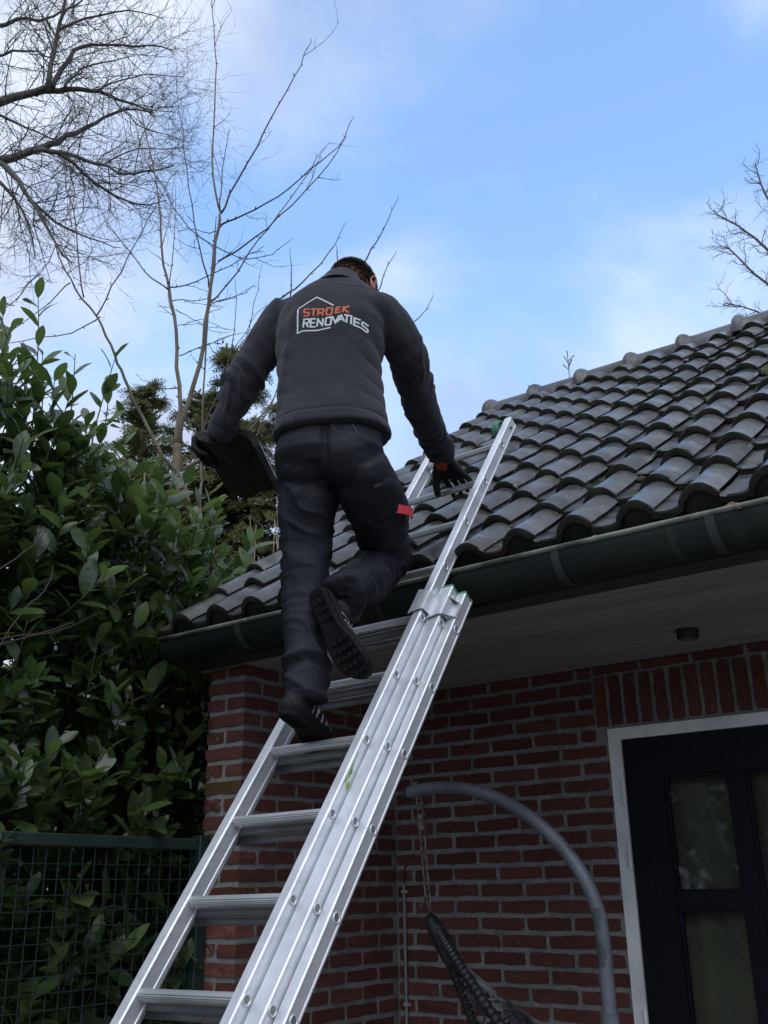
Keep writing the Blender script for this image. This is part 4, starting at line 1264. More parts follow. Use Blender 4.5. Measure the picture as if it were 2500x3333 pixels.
# the face towards the fence, the crown, and layers further in
for k in range(560):
    y = random.uniform(1.0, 3.62); hz = hfun(y)
    z = random.uniform(0.15, hz)
    shoot((-3.42 + random.gauss(0, 0.07) - 0.10 * (z > 1.85), y, z), (0.65, -0.25 + random.gauss(0, .35), random.uniform(0.1, 1.0)), random.uniform(0.22, 0.40), random.randint(7, 11), random.uniform(0.11, 0.155))
for k in range(260):
    y = random.uniform(1.3, 3.7); hz = hfun(y)
    shoot((random.uniform(-4.3, -3.45), y, hz - random.uniform(0.0, 0.45)), (random.gauss(0.15, .3), random.gauss(0, .3), 1.0), random.uniform(0.28, 0.5), random.randint(8, 12), random.uniform(0.10, 0.14), 0.25)
for k in range(420):
    y = random.uniform(0.6, 4.0); hz = hfun(y)
    shoot((random.uniform(-4.2, -3.6), y, random.uniform(0.1, hz - 0.1)), (0.5, random.gauss(0, .4), random.uniform(0.0, 0.9)), 0.35, 10, 0.135)
# tall leaders standing over the crown
for (y, z, x, ln, n_) in ((1.98, 4.02, -3.6, 0.75, 9), (2.05, 3.92, -3.75, 0.7, 9), (2.26, 4.12, -3.6, 0.8, 14), (2.32, 3.93, -3.65, 0.6, 9), (2.44, 3.92, -3.6, 0.55, 6), (2.56, 4.00, -3.6, 0.65, 8), (2.62, 3.82, -3.62, 0.5, 7), (2.80, 3.76, -3.6, 0.5, 6), (2.0, 3.7, -3.5, 0.4, 8), (2.15, 3.75, -3.55, 0.5, 9), (2.95, 3.52, -3.6, 0.45, 7), (3.1, 3.50, -3.65, 0.4, 7), (3.30, 3.45, -3.6, 0.4, 7), (3.46, 3.22, -3.6, 0.4, 8), (3.42, 3.05, -3.55, 0.4, 8)):
    shoot((x - 0.03, y - 0.02, z - ln * 0.98), (random.gauss(0.03, .04), random.gauss(0, .05), 1), ln, n_, 0.125, 0.45)
# big stems inside
for k in range(26):
    y = random.uniform(1.0, 3.6); x = random.uniform(-4.2, -3.55)
    b_ = MB()
    pts = [(x, y, 0)]
    hz = hfun(y) - 0.2
    xx, yy = x, y
    for j in range(1, 8):
        xx += random.gauss(0, .05); yy += random.gauss(0, .05)
        pts.append((xx, yy, hz * j / 7))
    b_.tube(pts, [0.024 - 0.019 * j / 7 for j in range(8)], 7).build('stem', M_stem, laurel, smooth=True)
st_o = stems.build('leafy_shoots', M_stem, laurel, smooth=True)
tag(st_o, kind='stuff')

# leaves deep inside keep the hedge opaque
inner = MB()
for k in range(9000):
    y = random.uniform(0.4, 3.9); hz = hfun(y) - 0.12
    c = Vector((random.uniform(-4.6, -3.6), y, random.uniform(0.05, 1.0) ** 0.9 * hz))
    u = Vector((random.gauss(0, 1), random.gauss(0, 1), random.gauss(0.3, .7))).normalized(); v = u.orthogonal().normalized(); v = (v + u.cross(v) * random.gauss(0, 1)).normalized()
    s = random.uniform(0.055, 0.085)
    inner.add([c - u * s, c - u * s * 0.3 + v * s * 0.42, c + u * s * 0.5 + v * s * 0.36, c + u * s, c + u * s * 0.5 - v * s * 0.36, c - u * s * 0.3 - v * s * 0.42], [(0, 1, 2, 3), (0, 3, 4, 5)])
tag(inner.build('inner_foliage', M_leaf, laurel), kind='stuff')

# the leaves that show largest become parts of their own, the rest one mass of foliage
order = []
cells = {}
for i, (M, me) in enumerate(leaf_list):
    c = M @ Vector((0, 0.5, 0))
    u, v, d = project(c)
    if -0.02 < u < 1.02 and -0.02 < v < 1.02:
        key = (int(u * 110), int(v * 146))
        if key not in cells or cells[key][0] > d:
            a = project(M @ Vector((0, 0, 0))); b = project(M @ Vector((0, 1, 0))); e = project(M @ Vector((0.2, 0.5, 0))); g_ = project(M @ Vector((-0.2, 0.5, 0)))
            area = math.hypot((a[0] - b[0]) * 0.75, a[1] - b[1]) * math.hypot((e[0] - g_[0]) * 0.75, e[1] - g_[1])
            cells[key] = (d, area, i)
best = sorted(cells.values(), key=lambda t: -t[1])[:300]
chosen = {t[2] for t in best}
mass = {0: MB(), 1: MB()}
for i, (M, me) in enumerate(leaf_list):
    if i in chosen:
        link_mesh('leaf', me, None, laurel, M)
    else:
        mass[0 if me in LEAVES else 1].add([M @ q.co for q in me.vertices], [tuple(p.vertices) for p in me.polygons])
for k, m_ in ((0, M_leaf), (1, M_leaf2)):
    o = mass[k].build('foliage', m_, laurel, smooth=True)
    tag(o, kind='stuff')

# ------------------------------------------------------------------ bare trees
M_bark = mat('grey_brown_bark', (0.12, 0.11, 0.105), 0.9, var=[(6, 5, (0.11, 0.11, 0.07), 0.45, 0.65), (20, 4, (0.045, 0.04, 0.036), 0.5, 0.7)], bump=[(30, 4, 0.5, 0.01)])
M_young = mat('olive_young_bark', (0.16, 0.135, 0.085), 0.8, var=[(5, 4, (0.11, 0.085, 0.06), 0.42, 0.62)], bump=[(40, 3, 0.3, 0.004)])
M_shoot = mat('reddish_brown_shoot', (0.085, 0.055, 0.05), 0.7, var=[(7, 3, (0.05, 0.036, 0.035), 0.45, 0.62)])


def densify(pts, it=1):
    return smooth_path(pts, it)


def branch(pts, r0, r1, n=7, wob=0.0, it=1):
    p = densify(pts, it)
    if wob:
        p = [q + Vector((random.gauss(0, wob), random.gauss(0, wob), random.gauss(0, wob))) for q in p]
    k = len(p) - 1
    return p, [r0 + (r1 - r0) * (i / k) ** 0.8 for i in range(k + 1)]


def buds(mb, pts, radii, every=0.11):
    """short spurs and buds along a shoot"""
    acc = 0
    sd = 1
    for a, b, r in zip(pts, pts[1:], radii):
        acc += (b - a).length
        if acc > every:
            acc = random.uniform(-0.03, 0.03)
            ax = (b - a).normalized()
            o = ax.orthogonal().normalized()
            th = random.uniform(0, 6.28)
            s = (o * math.cos(th) + ax.cross(o) * math.sin(th) + ax * 0.9).normalized()
            ln = random.uniform(0.02, 0.05)
            mb.tube([a, a + s * ln * 0.6, a + s * ln], [r * 0.6 + 0.001, r * 0.5 + 0.0015, 0.001], 4)


def twig(mb, p, d, ln, r, depth, rr, droop=0.0, spread=0.7, nchild=4, sides=3, tips=0.55):
    nseg = 4 if depth > 0 else 3
    pts = [p.copy()]
    q = p.copy(); dd = d.normalized()
    for k in range(nseg):
        dd = (dd + Vector((rr.gauss(0, .17), rr.gauss(0, .17), rr.gauss(0, .15) - droop + 0.05 * k))).normalized()
        q = q + dd * (ln / nseg)
        pts.append(q.copy())
    mb.tube(pts, [r * (1 - 0.6 * k / nseg) for k in range(nseg + 1)], sides, caps=False)
    if depth > 0:
        for c in range(nchild):
            t = (c + rr.uniform(0.3, 1.0)) / nchild
            i = min(nseg - 1, int(t * nseg)); s = pts[i].lerp(pts[i + 1], t * nseg - i)
            ax = (pts[i + 1] - pts[i]).normalized()
            o = ax.orthogonal().normalized(); th = rr.uniform(0, 6.28)
            cd = ax * rr.uniform(0.5, 1.0) + (o * math.cos(th) + ax.cross(o) * math.sin(th)) * spread
            twig(mb, s, cd, ln * rr.uniform(0.38, 0.62), max(r * 0.55, 0.0023), depth - 1, rr, droop, spread, max(2, nchild - 1), 3)


# young tree with long straight shoots, behind the hedge
young = empty('young_bare_tree', (-6.1, 5.2, 0), 'young leafless tree with long straight shoots behind the climbing man', 'tree')
tb = Vector(YOUNG[0][0][0])
trunk_pts = [Vector((tb.x - 0.05, tb.y + 0.03, 0)), Vector((tb.x - 0.02, tb.y, 1.5)), Vector((tb.x, tb.y, 3.0))] + [Vector(p) for p in YOUNG[0][0]]
p, r = branch(trunk_pts, 0.055, 0.036)
MB().tube(p, r, 10).build('trunk', M_young, young, smooth=True)
rr = random.Random(11)
ytw = MB()
for k, (pts, r0, r1) in enumerate(YOUNG[1:-6]):
    p, r = branch(pts, r0 * 0.92, r1 * 0.85, wob=0.006)
    mb = MB(); mb.tube(p, r, 7)
    buds(mb, p, r)
    mb.build('shoot' if r0 < 0.012 else 'limb', M_young if r0 > 0.012 else M_shoot, young, smooth=True)
    if r0 > 0.006:
        for c in range(4 if r0 > 0.012 else 2):
            i = rr.randrange(2, max(3, len(p) - 3))
            ax = (p[i + 1] - p[i]).normalized(); o = ax.orthogonal().normalized(); th = rr.uniform(0, 6.28)
            twig(ytw, p[i], ax * 0.8 + (o * math.cos(th) + ax.cross(o) * math.sin(th)) * 0.8, rr.uniform(0.2, 0.55), 0.004, 1, rr, 0, 0.7, 2, 4)
tag(ytw.build('side_twigs', M_shoot, young, smooth=True), kind='stuff')

hid = empty('bare_shrub', (-4.6, 6.3, 0), 'leafless shrub whose thin shoot tips show around the man\'s head', 'shrub')
hb0 = Vector((-5.27, 6.17, 5.15))
p, r = branch([(hb0.x, hb0.y, 0), (hb0.x + 0.02, hb0.y, 1.5), (hb0.x + 0.08, hb0.y + 0.06, 3.6), hb0], 0.05, 0.035)
MB().tube(p, r, 9).build('trunk', M_young, hid, smooth=True)
for k, (pts, r0, r1) in enumerate(YOUNG[-6:]):
    q0 = Vector(pts[0])
    pts = ([hb0, hb0.lerp(q0, 0.4) + Vector((0, 0, -0.10)), hb0.lerp(q0, 0.8) + Vector((0, 0, -0.05))] if k < 5 else [(q0.x + 0.1, q0.y + 0.1, q0.z - 1.2)]) + list(pts)
    p, r = branch(pts, 0.016, r1 * 0.85, wob=0.005)
    mb = MB(); mb.tube(p, r, 7); buds(mb, p, r)
    mb.build('shoot', M_shoot, hid, smooth=True)

arch = empty('arching_bare_shrub', (-6.0, 5.1, 0), 'leafless shrub with one long arching branch above the laurel leaves', 'shrub')
for k, (pts, r0, r1) in enumerate(ARCH):
    if k == 0:
        b0 = Vector(pts[0]); pts = [(b0.x + 0.15, b0.y + 0.1, 0), (b0.x + 0.08, b0.y + 0.05, 1.8)] + list(pts)
    p, r = branch(pts, r0 * 0.9, r1 * 0.9, wob=0.008)
    mb = MB(); mb.tube(p, r, 7); buds(mb, p, r, 0.13)
    mb.build('branch', M_young if r0 > 0.012 else M_shoot, arch, smooth=True)

# large old tree, trunk outside the frame
big = empty('large_bare_tree', (-11.2, 3.4, 0), 'large old leafless tree with a dense mesh of fine twigs', 'tree')
tx, ty = BIG[0][0][0][0] - 0.9, BIG[0][0][0][1] - 0.9
p, r = branch([(tx, ty, 0), (tx + 0.05, ty, 3.5), (tx + 0.15, ty + 0.1, 7), (tx + 0.1, ty + 0.2, 11), (tx + 0.3, ty + 0.3, 15)], 0.34, 0.10)
MB().tube(p, r, 14).build('trunk', M_bark, big, smooth=True)
rr = random.Random(3)
bt_ = MB()
for k, (pts, r0, r1) in enumerate(BIG):
    pts = list(pts)
    if k in (0, 2):
        a = Vector(pts[0]); pts = [(tx + 0.1, ty + 0.1, a.z - 0.8)] + pts
    p, r = branch(pts, r0, r1 * 0.8, wob=0.012)
    MB().tube(p, r, 8).build('limb', M_bark, big, smooth=True)
    L = 0
    for i in range(len(p) - 1):
        L += (p[i + 1] - p[i]).length
        if L > 0.17:
            L = rr.uniform(-0.05, 0.05)
            ax = (p[i + 1] - p[i]).normalized(); o = ax.orthogonal().normalized(); th = rr.uniform(0, 6.28)
            for _ in range(2):
                th += 2.2
                dd = ax * 0.75 + (o * math.cos(th) + ax.cross(o) * math.sin(th)) * 0.9
                twig(bt_, p[i], dd, rr.uniform(0.55, 1.25), min(r[i] * 0.45, 0.010), 2, rr, 0.0, 0.8, 5, 4)
tag(bt_.build('twigs', M_bark, big, smooth=True), kind='stuff')

rtree = empty('far_bare_tree', (RIGHT_TREE[0][0][0][0] + 1.2, RIGHT_TREE[0][0][0][1], 0), 'far leafless tree at the right edge above the roof ridge', 'tree')
a = Vector(RIGHT_TREE[0][0][0])
p, r = branch([(a.x + 1.2, a.y, 0), (a.x + 1.1, a.y, 5), (a.x + 0.9, a.y, 9), (a.x + 0.6, a.y, 13)], 0.28, 0.08)
MB().tube(p, r, 12).build('trunk', M_bark, rtree, smooth=True)
rt = MB()
for k, (pts, r0, r1) in enumerate(RIGHT_TREE):
    pts = [(a.x + 1.0, a.y, Vector(pts[0]).z - 1.0)] + list(pts)
    p, r = branch(pts, r0, r1, wob=0.01)
    MB().tube(p, r, 7).build('limb', M_bark, rtree, smooth=True)
    for i in range(4, len(p) - 1):
        for _ in range(2):
            ax = (p[i + 1] - p[i]).normalized(); o = ax.orthogonal().normalized(); th = rr.uniform(0, 6.28)
            twig(rt, p[i], ax + (o * math.cos(th) + ax.cross(o) * math.sin(th)) * 0.9 + Vector((0, 0, 0.2)), rr.uniform(0.30, 0.62), 0.010, 2, rr, 0.0, 0.8, 4, 4)
tag(rt.build('twigs', M_bark, rtree, smooth=True), kind='stuff')

# two plant tips that stand up behind the ridge
for (x_, y_, z0, z1, ln, lab) in ((-2.80, 5.95, 4.3, 5.17, 0.06, 'thin dry plant stem standing up behind the roof ridge'), (-3.05, 5.80, 4.2, 4.94, 0.04, 'short dry plant tip just above the ridge end')):
    t_ = empty('dry_plant_stem', (x_, y_, z0), lab, 'plant')
    mb = MB(); mb.tube([(x_, y_, z0), (x_ + 0.02, y_, (z0 + z1) / 2), (x_ + 0.03, y_ - 0.02, z1)], [0.006, 0.004, 0.003], 6)
    mb.build('stem', M_shoot, t_, smooth=True)
    mb = MB()
    for k in range(6):
        s = Vector((x_ + 0.03, y_ - 0.02, z1 - 0.10 + 0.018 * k)); d = Vector((rr.gauss(0, 1), rr.gauss(0, .6), 1.0)).normalized()
        mb.tube([s, s + d * ln * 0.6, s + d * ln], [0.0025, 0.003, 0.0045], 5)
    mb.build('seed_head', M_shoot, t_, smooth=True)

# ------------------------------------------------------------------ conifers
M_con = mat('cypress_foliage', (0.15, 0.158, 0.062), 0.8, 0, 0.3, var=[(1.2, 3, (0.085, 0.10, 0.04), 0.4, 0.6), (5, 3, (0.20, 0.20, 0.07), 0.52, 0.75)], obj_var=0.15)
translucent(M_con, (0.22, 0.25, 0.08), 0.40)
M_ctr = mat('cypress_bark', (0.09, 0.06, 0.045), 0.9)


def frond(mb, p, d, ln, rr):
    """flat drooping spray of scale leaves"""
    d = d.normalized()
    up = Vector((0, 0, 1))
    sd = d.cross(up)
    if sd.length < 0.05: sd = Vector((1, 0, 0))
    sd.normalize()
    roll = rr.gauss(0, 0.6)
    sd = (sd * math.cos(roll) + d.cross(sd) * math.sin(roll)).normalized()
    q = p.copy(); dd = d.copy()
    nseg = 5
    for k in range(nseg):
        dd = (dd + Vector((0, 0, -0.20))).normalized()
        q2 = q + dd * (ln / nseg)
        for s in (-1, 1):
            fl = ln * (0.50 - 0.07 * k) * rr.uniform(0.7, 1.1)
            e = q + (dd * 0.75 + sd * s * 0.75 + Vector((0, 0, -0.12))).normalized() * fl
            nrm_ = dd.cross(sd).normalized()
            w = (dd * 0.7 - sd * s * 0.7).normalized() * ln * 0.035
            m_ = q.lerp(e, 0.5)
            mb.add([q, m_ + w, e, m_ - w], [(0, 1, 2, 3)])
            for ss in (0.35, 0.65):
                b0 = q.lerp(e, ss)
                t_ = b0 + (dd * (0.9 if s > 0 else 0.9) + sd * s * 0.15 + Vector((0, 0, -0.15))).normalized() * fl * 0.42
                w2 = sd * ln * 0.022
                mb.add([b0 - w2, b0 + w2, t_], [(0, 1, 2)])
        q = q2
    mb.add([p - sd * ln * 0.02, p + sd * ln * 0.02, q], [(0, 1, 2)])


def conifer(x, y, h, rad, seed, lab, base_z=0.6, n=420, dens_from=1.5):
    rr = random.Random(seed)
    t = empty('cypress_tree', (x, y, 0), lab, 'tree', 'conifers behind the garden')
    lean = Vector((rr.gauss(0, .04), rr.gauss(0, .04), 1))
    MB().tube([Vector((x, y, 0)) + Vector((lean.x * h * k / 5 * 0.3, lean.y * h * k / 5 * 0.3, h * k / 5)) for k in range(6)], [0.10 - 0.017 * k for k in range(6)], 8).build('trunk', M_ctr, t, smooth=True)
    mb = MB(); br = MB()
    nb_ = n // 11
    for k in range(nb_):
        u = ((k + rr.random()) / nb_) ** 0.85
        z = dens_from + (h - dens_from) * u
        reach = (rad * (1 - u) ** 0.7 + 0.10) * rr.uniform(0.65, 1.15)
        a = rr.uniform(0, 6.28)
        c = Vector((x + lean.x * z * 0.3, y + lean.y * z * 0.3, z))
        out = Vector((math.cos(a), math.sin(a), 0))
        bp = []
        for j in range(7):
            w = j / 6
            bp.append(c + out * reach * w + Vector((0, 0, reach * (0.55 * w - 0.62 * w * w) + 0.12 * w)))
        br.tube(bp, [0.016 * (1 - 0.8 * j / 6) for j in range(7)], 4, caps=False)
        for j in range(1, 7):
            for _ in range(4):
                ax_ = (bp[j] - bp[j - 1]).normalized()
                sd_ = ax_.cross(Vector((0, 0, 1))).normalized() * rr.choice((-1, 1)) * rr.uniform(0.2, 1.1)
                frond(mb, bp[j - 1].lerp(bp[j], rr.random()), ax_ * 0.9 + sd_ + Vector((0, 0, rr.uniform(-0.25, 0.35))), rr.uniform(0.16, 0.30) * (0.7 + 0.25 * reach), rr)
    for k in range(8):
        frond(mb, Vector((x + lean.x * h * 0.3, y + lean.y * h * 0.3, h - 0.25)) + Vector((rr.gauss(0, .05), rr.gauss(0, .05), rr.uniform(-.25, .05))), Vector((rr.gauss(0, .3), rr.gauss(0, .3), 1)), 0.4, rr)
    for k in range(n // 2):
        u = rr.random(); z = 1.2 + (h - 2.2) * u; a = rr.uniform(0, 6.28); q = rr.uniform(0.1, 0.75) * rad * (1 - u) ** 0.6
        frond(mb, Vector((x + math.cos(a) * q, y + math.sin(a) * q, z)), Vector((math.cos(a), math.sin(a), rr.uniform(-0.2, 0.6))), rr.uniform(0.28, 0.45), rr)
    o = mb.build('crown', M_con, t)
    tag(br.build('branches', M_ctr, t, smooth=True), kind='stuff')
    return t


CON = [(-8.05, 6.35, 7.0, 0.95, 'feathery cypress standing left of the young bare tree', 620),
       (-7.6, 6.75, 6.9, 0.85, 'feathery cypress right behind the young bare tree trunk', 560),
       (-7.35, 7.05, 7.55, 0.85, 'tallest feathery cypress, rising behind the man\'s left arm', 620),
       (-6.9, 7.35, 6.95, 0.95, 'feathery cypress behind the man\'s hip and held tile', 560),
       (-6.45, 7.75, 6.6, 0.95, 'rightmost feathery cypress, mostly hidden behind the man', 500),
       (-8.6, 5.9, 6.2, 0.9, 'leftmost low cypress showing above the laurel', 420)]
for k, (x, y, h, rad, lab, n_) in enumerate(CON):
    conifer(x, y, h - 0.15, rad * 1.45, 40 + k, lab, n=int(n_ * 2.6))

# thicket of thin upright stems between hedge and conifers
M_pale = mat('pale_brown_stem', (0.22, 0.165, 0.115), 0.8, var=[(9, 3, (0.14, 0.10, 0.07), 0.45, 0.6)])
thick = empty('bare_stem_thicket', (-5.3, 5.35, 0), 'thicket of pale upright leafless stems above the left roof corner', 'shrub')
rr = random.Random(21)
for k in range(34):
    t = rr.random()
    x = -5.95 + 1.35 * t + rr.gauss(0, .12); y = 5.0 + 0.75 * t + rr.gauss(0, .2)
    hz = rr.uniform(3.5, 4.75)
    pts = [Vector((x, y, 0))]
    dx, dy = rr.gauss(0, .06), rr.gauss(0, .06)
    for j in range(1, 9):
        pts.append(Vector((x + dx * j * 0.5 + rr.gauss(0, .012), y + dy * j * 0.5 + rr.gauss(0, .012), hz * j / 8)))
    r0 = rr.uniform(0.007, 0.014)
    mb = MB(); mb.tube(pts, [r0 * (1 - 0.6 * j / 8) for j in range(9)], 6)
    if rr.random() < 0.5:
        i = rr.randrange(5, 8); twig(mb, pts[i], Vector((rr.gauss(0, .7), rr.gauss(0, .7), 1)), rr.uniform(0.25, 0.5), 0.004, 1, rr, 0, 0.6, 2, 4)
    mb.build('stem', M_pale, thick, smooth=True)

# ------------------------------------------------------------------ woodland ring, added all round to block the bright horizon
M_wood = mat('added_woodland_leaves', (0.045, 0.055, 0.022), 0.8, 0, 0.3, var=[(0.4, 3, (0.028, 0.036, 0.016), 0.4, 0.6), (1.5, 3, (0.075, 0.065, 0.03), 0.5, 0.7)])
wm = MB()
rr = random.Random(77)
for k in range(30000):
    a = R_(rr.uniform(-180, 180))
    dist = rr.uniform(17, 24)
    z = rr.uniform(0, 1) ** 1.1 * (4.4 + 0.8 * math.sin(a * 9) + 0.5 * math.sin(a * 23))
    c = Vector((math.sin(a) * dist, math.cos(a) * dist, z))
    s = rr.uniform(0.2, 0.45)
    u = Vector((rr.gauss(0, 1), rr.gauss(0, 1), rr.gauss(0, 1))).normalized(); v = u.orthogonal().normalized()
    wm.add([c - u * s, c + v * s * 0.5, c + u * s, c - v * s * 0.5], [(0, 1, 2, 3)])
wo = wm.build('added_woodland_ring', M_wood)
tag(wo, 'added dark woodland ring hiding the bright horizon', 'woodland', kind='stuff')

# dry reddish twigs hanging across the front of the hedge
tw_o = empty('dry_bramble', (-3.22, 1.5, 0), 'thin reddish dry twigs arching across the lower laurel leaves', 'twigs')
for pts in ([(-3.20, 1.6, 1.9), (-3.16, 1.85, 2.33), (-3.16, 1.99, 2.405), (-3.16, 2.081, 2.437), (-3.17, 2.186, 2.483), (-3.18, 2.311, 2.557), (-3.20, 2.434, 2.637)],
            [(-3.22, 1.55, 1.9), (-3.18, 1.84, 2.36), (-3.17, 1.986, 2.421), (-3.17, 2.088, 2.444), (-3.18, 2.192, 2.499), (-3.20, 2.25, 2.53)],
            [(-3.25, 1.6, 2.2), (-3.2, 1.85, 2.6), (-3.18, 1.947, 2.70), (-3.18, 1.99, 2.748), (-3.19, 2.041, 2.801), (-3.21, 2.086, 2.861)],
            [(-3.26, 1.9, 2.2), (-3.2, 2.019, 2.534), (-3.19, 2.085, 2.594), (-3.20, 2.13, 2.681), (-3.22, 2.137, 2.73)]):
    pts = [(pts[0][0] - 0.03, pts[0][1] - 0.1, 0.0)] + pts
    p, r = branch(pts, 0.0036, 0.0014, wob=0.002)
    MB().tube(p, r, 6).build('twig', M_shoot, tw_o, smooth=True)
LOGO_O = Vector([-1.8, 2.075, 3.3])
LOGO_R = Vector([0.88274, 0.46986, 0.0])
LOGO_U = Vector([-0.05625, 0.10567, 0.99281])
LOGO_N = Vector([0.46648, -0.87639, 0.11971])
LOGO_WHITE =  [[(0.0332, 0.001), (-0.0259, 0.0497), (-0.0842, 0.0086)], [(-0.0858, 0.0048), (-0.0822, -0.0961)], [(-0.0818, -0.0947), (-0.0651, -0.0894), (-0.0143, -0.0956), (0.0263, -0.0882)], [(-0.0638, -0.0757), (-0.0623, -0.0438), (-0.0477, -0.0456), (-0.0446, -0.0499), (-0.0452, -0.0578), (-0.0482, -0.061), (-0.0624, -0.0593)], [(-0.0543, -0.0603), (-0.0468, -0.0778)], [(-0.0221, -0.0488), (-0.0391, -0.0467), (-0.0395, -0.0778), (-0.0221, -0.0799)], [(-0.0392, -0.0621), (-0.0251, -0.0639)], [(-0.0173, -0.0796), (-0.016, -0.0496), (-0.0004, -0.0796), (0.0009, -0.0502)], [(0.0118, -0.0501), (0.025, -0.0482), (0.028, -0.0521), (0.0265, -0.0741), (0.024, -0.0774), (0.0115, -0.0782), (0.009, -0.0749), (0.0106, -0.0514), (0.0118, -0.0501)], [(0.0309, -0.0451), (0.0413, -0.0715), (0.0525, -0.0433)], [(0.0473, -0.0693), (0.0597, -0.0428), (0.07, -0.0677)], [(0.053, -0.0591), (0.0657, -0.0592)], [(0.0686, -0.0409), (0.0936, -0.0453)], [(0.0773, -0.0435), (0.076, -0.0714)], [(0.091, -0.0452), (0.09, -0.0761)], [(0.1187, -0.0561), (0.1007, -0.0509), (0.0989, -0.0787), (0.118, -0.0855)], [(0.1003, -0.0647), (0.1154, -0.0705)], [(0.1416, -0.0708), (0.1272, -0.0616), (0.1236, -0.0641), (0.1226, -0.0714), (0.125, -0.0761), (0.137, -0.082), (0.1394, -0.0867), (0.1379, -0.0938), (0.1348, -0.0949), (0.1192, -0.0856)]]
LOGO_ORANGE =  [[(-0.0465, -0.0023), (-0.0618, -0.0003), (-0.064, -0.0061), (-0.0637, -0.0122), (-0.0611, -0.017), (-0.0488, -0.0186), (-0.0466, -0.0233), (-0.0471, -0.0302), (-0.0494, -0.032), (-0.0641, -0.0301)], [(-0.042, -0.005), (-0.02, -0.0078)], [(-0.0315, -0.0063), (-0.0311, -0.0358)], [(-0.0164, -0.0376), (-0.015, -0.0109), (-0.0004, -0.0127), (0.0027, -0.0176), (0.002, -0.025), (-0.001, -0.0282), (-0.0144, -0.0265)], [(-0.0059, -0.0276), (0.0018, -0.0399)], [(0.0129, -0.0099), (0.0274, -0.0103), (0.03, -0.0136), (0.0287, -0.0359), (0.0259, -0.0385), (0.0138, -0.0379), (0.0113, -0.0346), (0.0124, -0.0114), (0.0129, -0.0099)], [(0.0564, -0.0086), (0.0432, -0.0108), (0.0409, -0.0329), (0.057, -0.0305)], [(0.0423, -0.0212), (0.0555, -0.0199)], [(0.0672, -0.0049), (0.0635, -0.0313)], [(0.0828, -0.0024), (0.0663, -0.0183), (0.0828, -0.0323)]]
# ------------------------------------------------------------------ the man on the ladder
TORSO = [(-1.808, 2.13, 2.853, 0.178), (-1.814, 2.135, 2.899, 0.173), (-1.831, 2.15, 2.991, 0.17), (-1.849, 2.165, 3.087, 0.168), (-1.86, 2.18, 3.181, 0.175), (-1.86, 2.19, 3.278, 0.184), (-1.864, 2.2, 3.356, 0.176), (-1.863, 2.205, 3.4, 0.154), (-1.86, 2.215, 3.44, 0.117), (-1.858, 2.225, 3.473, 0.078), (-1.858, 2.235, 3.499, 0.063)]
TORSO_B = [0.135, 0.128, 0.120, 0.122, 0.128, 0.128, 0.115, 0.100, 0.085, 0.068, 0.062]
ARM_L = [(-2.018, 2.155, 3.419, 0.059), (-2.055, 2.15, 3.382, 0.066), (-2.087, 2.13, 3.312, 0.068), (-2.127, 2.11, 3.233, 0.067), (-2.165, 2.09, 3.144, 0.062), (-2.218, 2.08, 3.047, 0.050), (-2.267, 2.08, 2.967, 0.040)]
ARM_R = [(-1.728, 2.28, 3.36, 0.06), (-1.701, 2.31, 3.31, 0.064), (-1.693, 2.35, 3.255, 0.067), (-1.711, 2.42, 3.205, 0.068), (-1.76, 2.54, 3.148, 0.061), (-1.81, 2.68, 3.097, 0.055), (-1.849, 2.8, 3.053, 0.044), (-1.852, 2.82, 3.03, 0.041)]
LEG_L = [(-1.908, 2.12, 2.8, 0.085), (-1.897, 2.12, 2.734, 0.09), (-1.89, 2.125, 2.652, 0.089), (-1.899, 2.13, 2.586, 0.08), (-1.907, 2.14, 2.511, 0.074), (-1.909, 2.14, 2.432, 0.071), (-1.897, 2.125, 2.323, 0.068), (-1.883, 2.11, 2.243, 0.065), (-1.867, 2.095, 2.14, 0.061), (-1.858, 2.085, 2.067, 0.058), (-1.855, 2.083, 2.034, 0.057)]
LEG_R = [(-1.711, 2.15, 2.755, 0.085), (-1.723, 2.2, 2.704, 0.095), (-1.763, 2.3, 2.653, 0.092), (-1.825, 2.42, 2.608, 0.079), (-1.873, 2.5, 2.57, 0.072)]
SHIN_R = [(-1.873, 2.5, 2.574, 0.070), (-1.858, 2.42, 2.508, 0.069), (-1.822, 2.31, 2.435, 0.067), (-1.788, 2.21, 2.378, 0.064), (-1.764, 2.140, 2.342, 0.061)]
PELVIS = [(-1.813, 2.135, 2.895, 0.138), (-1.807, 2.13, 2.847, 0.162), (-1.804, 2.13, 2.784, 0.170), (-1.799, 2.13, 2.732, 0.160)]

person = empty('person', (-1.86, 2.16, 1.945), 'man in dark grey fleece and black work trousers climbing the ladder', 'person')
P_R = Vector((0.883, 0.47, 0)).normalized()
P_F = Vector((-0.47, 0.883, 0)).normalized()


def se_ring(c, r, f, a, b, n=28, ex=2.5):
    out = []
    for j in range(n):
        t = 2 * math.pi * j / n
        ct, st = math.cos(t), math.sin(t)
        out.append(Vector(c) + r * (a * math.copysign(abs(ct) ** (2 / ex), ct)) + f * (b * math.copysign(abs(st) ** (2 / ex), st)))
    return out


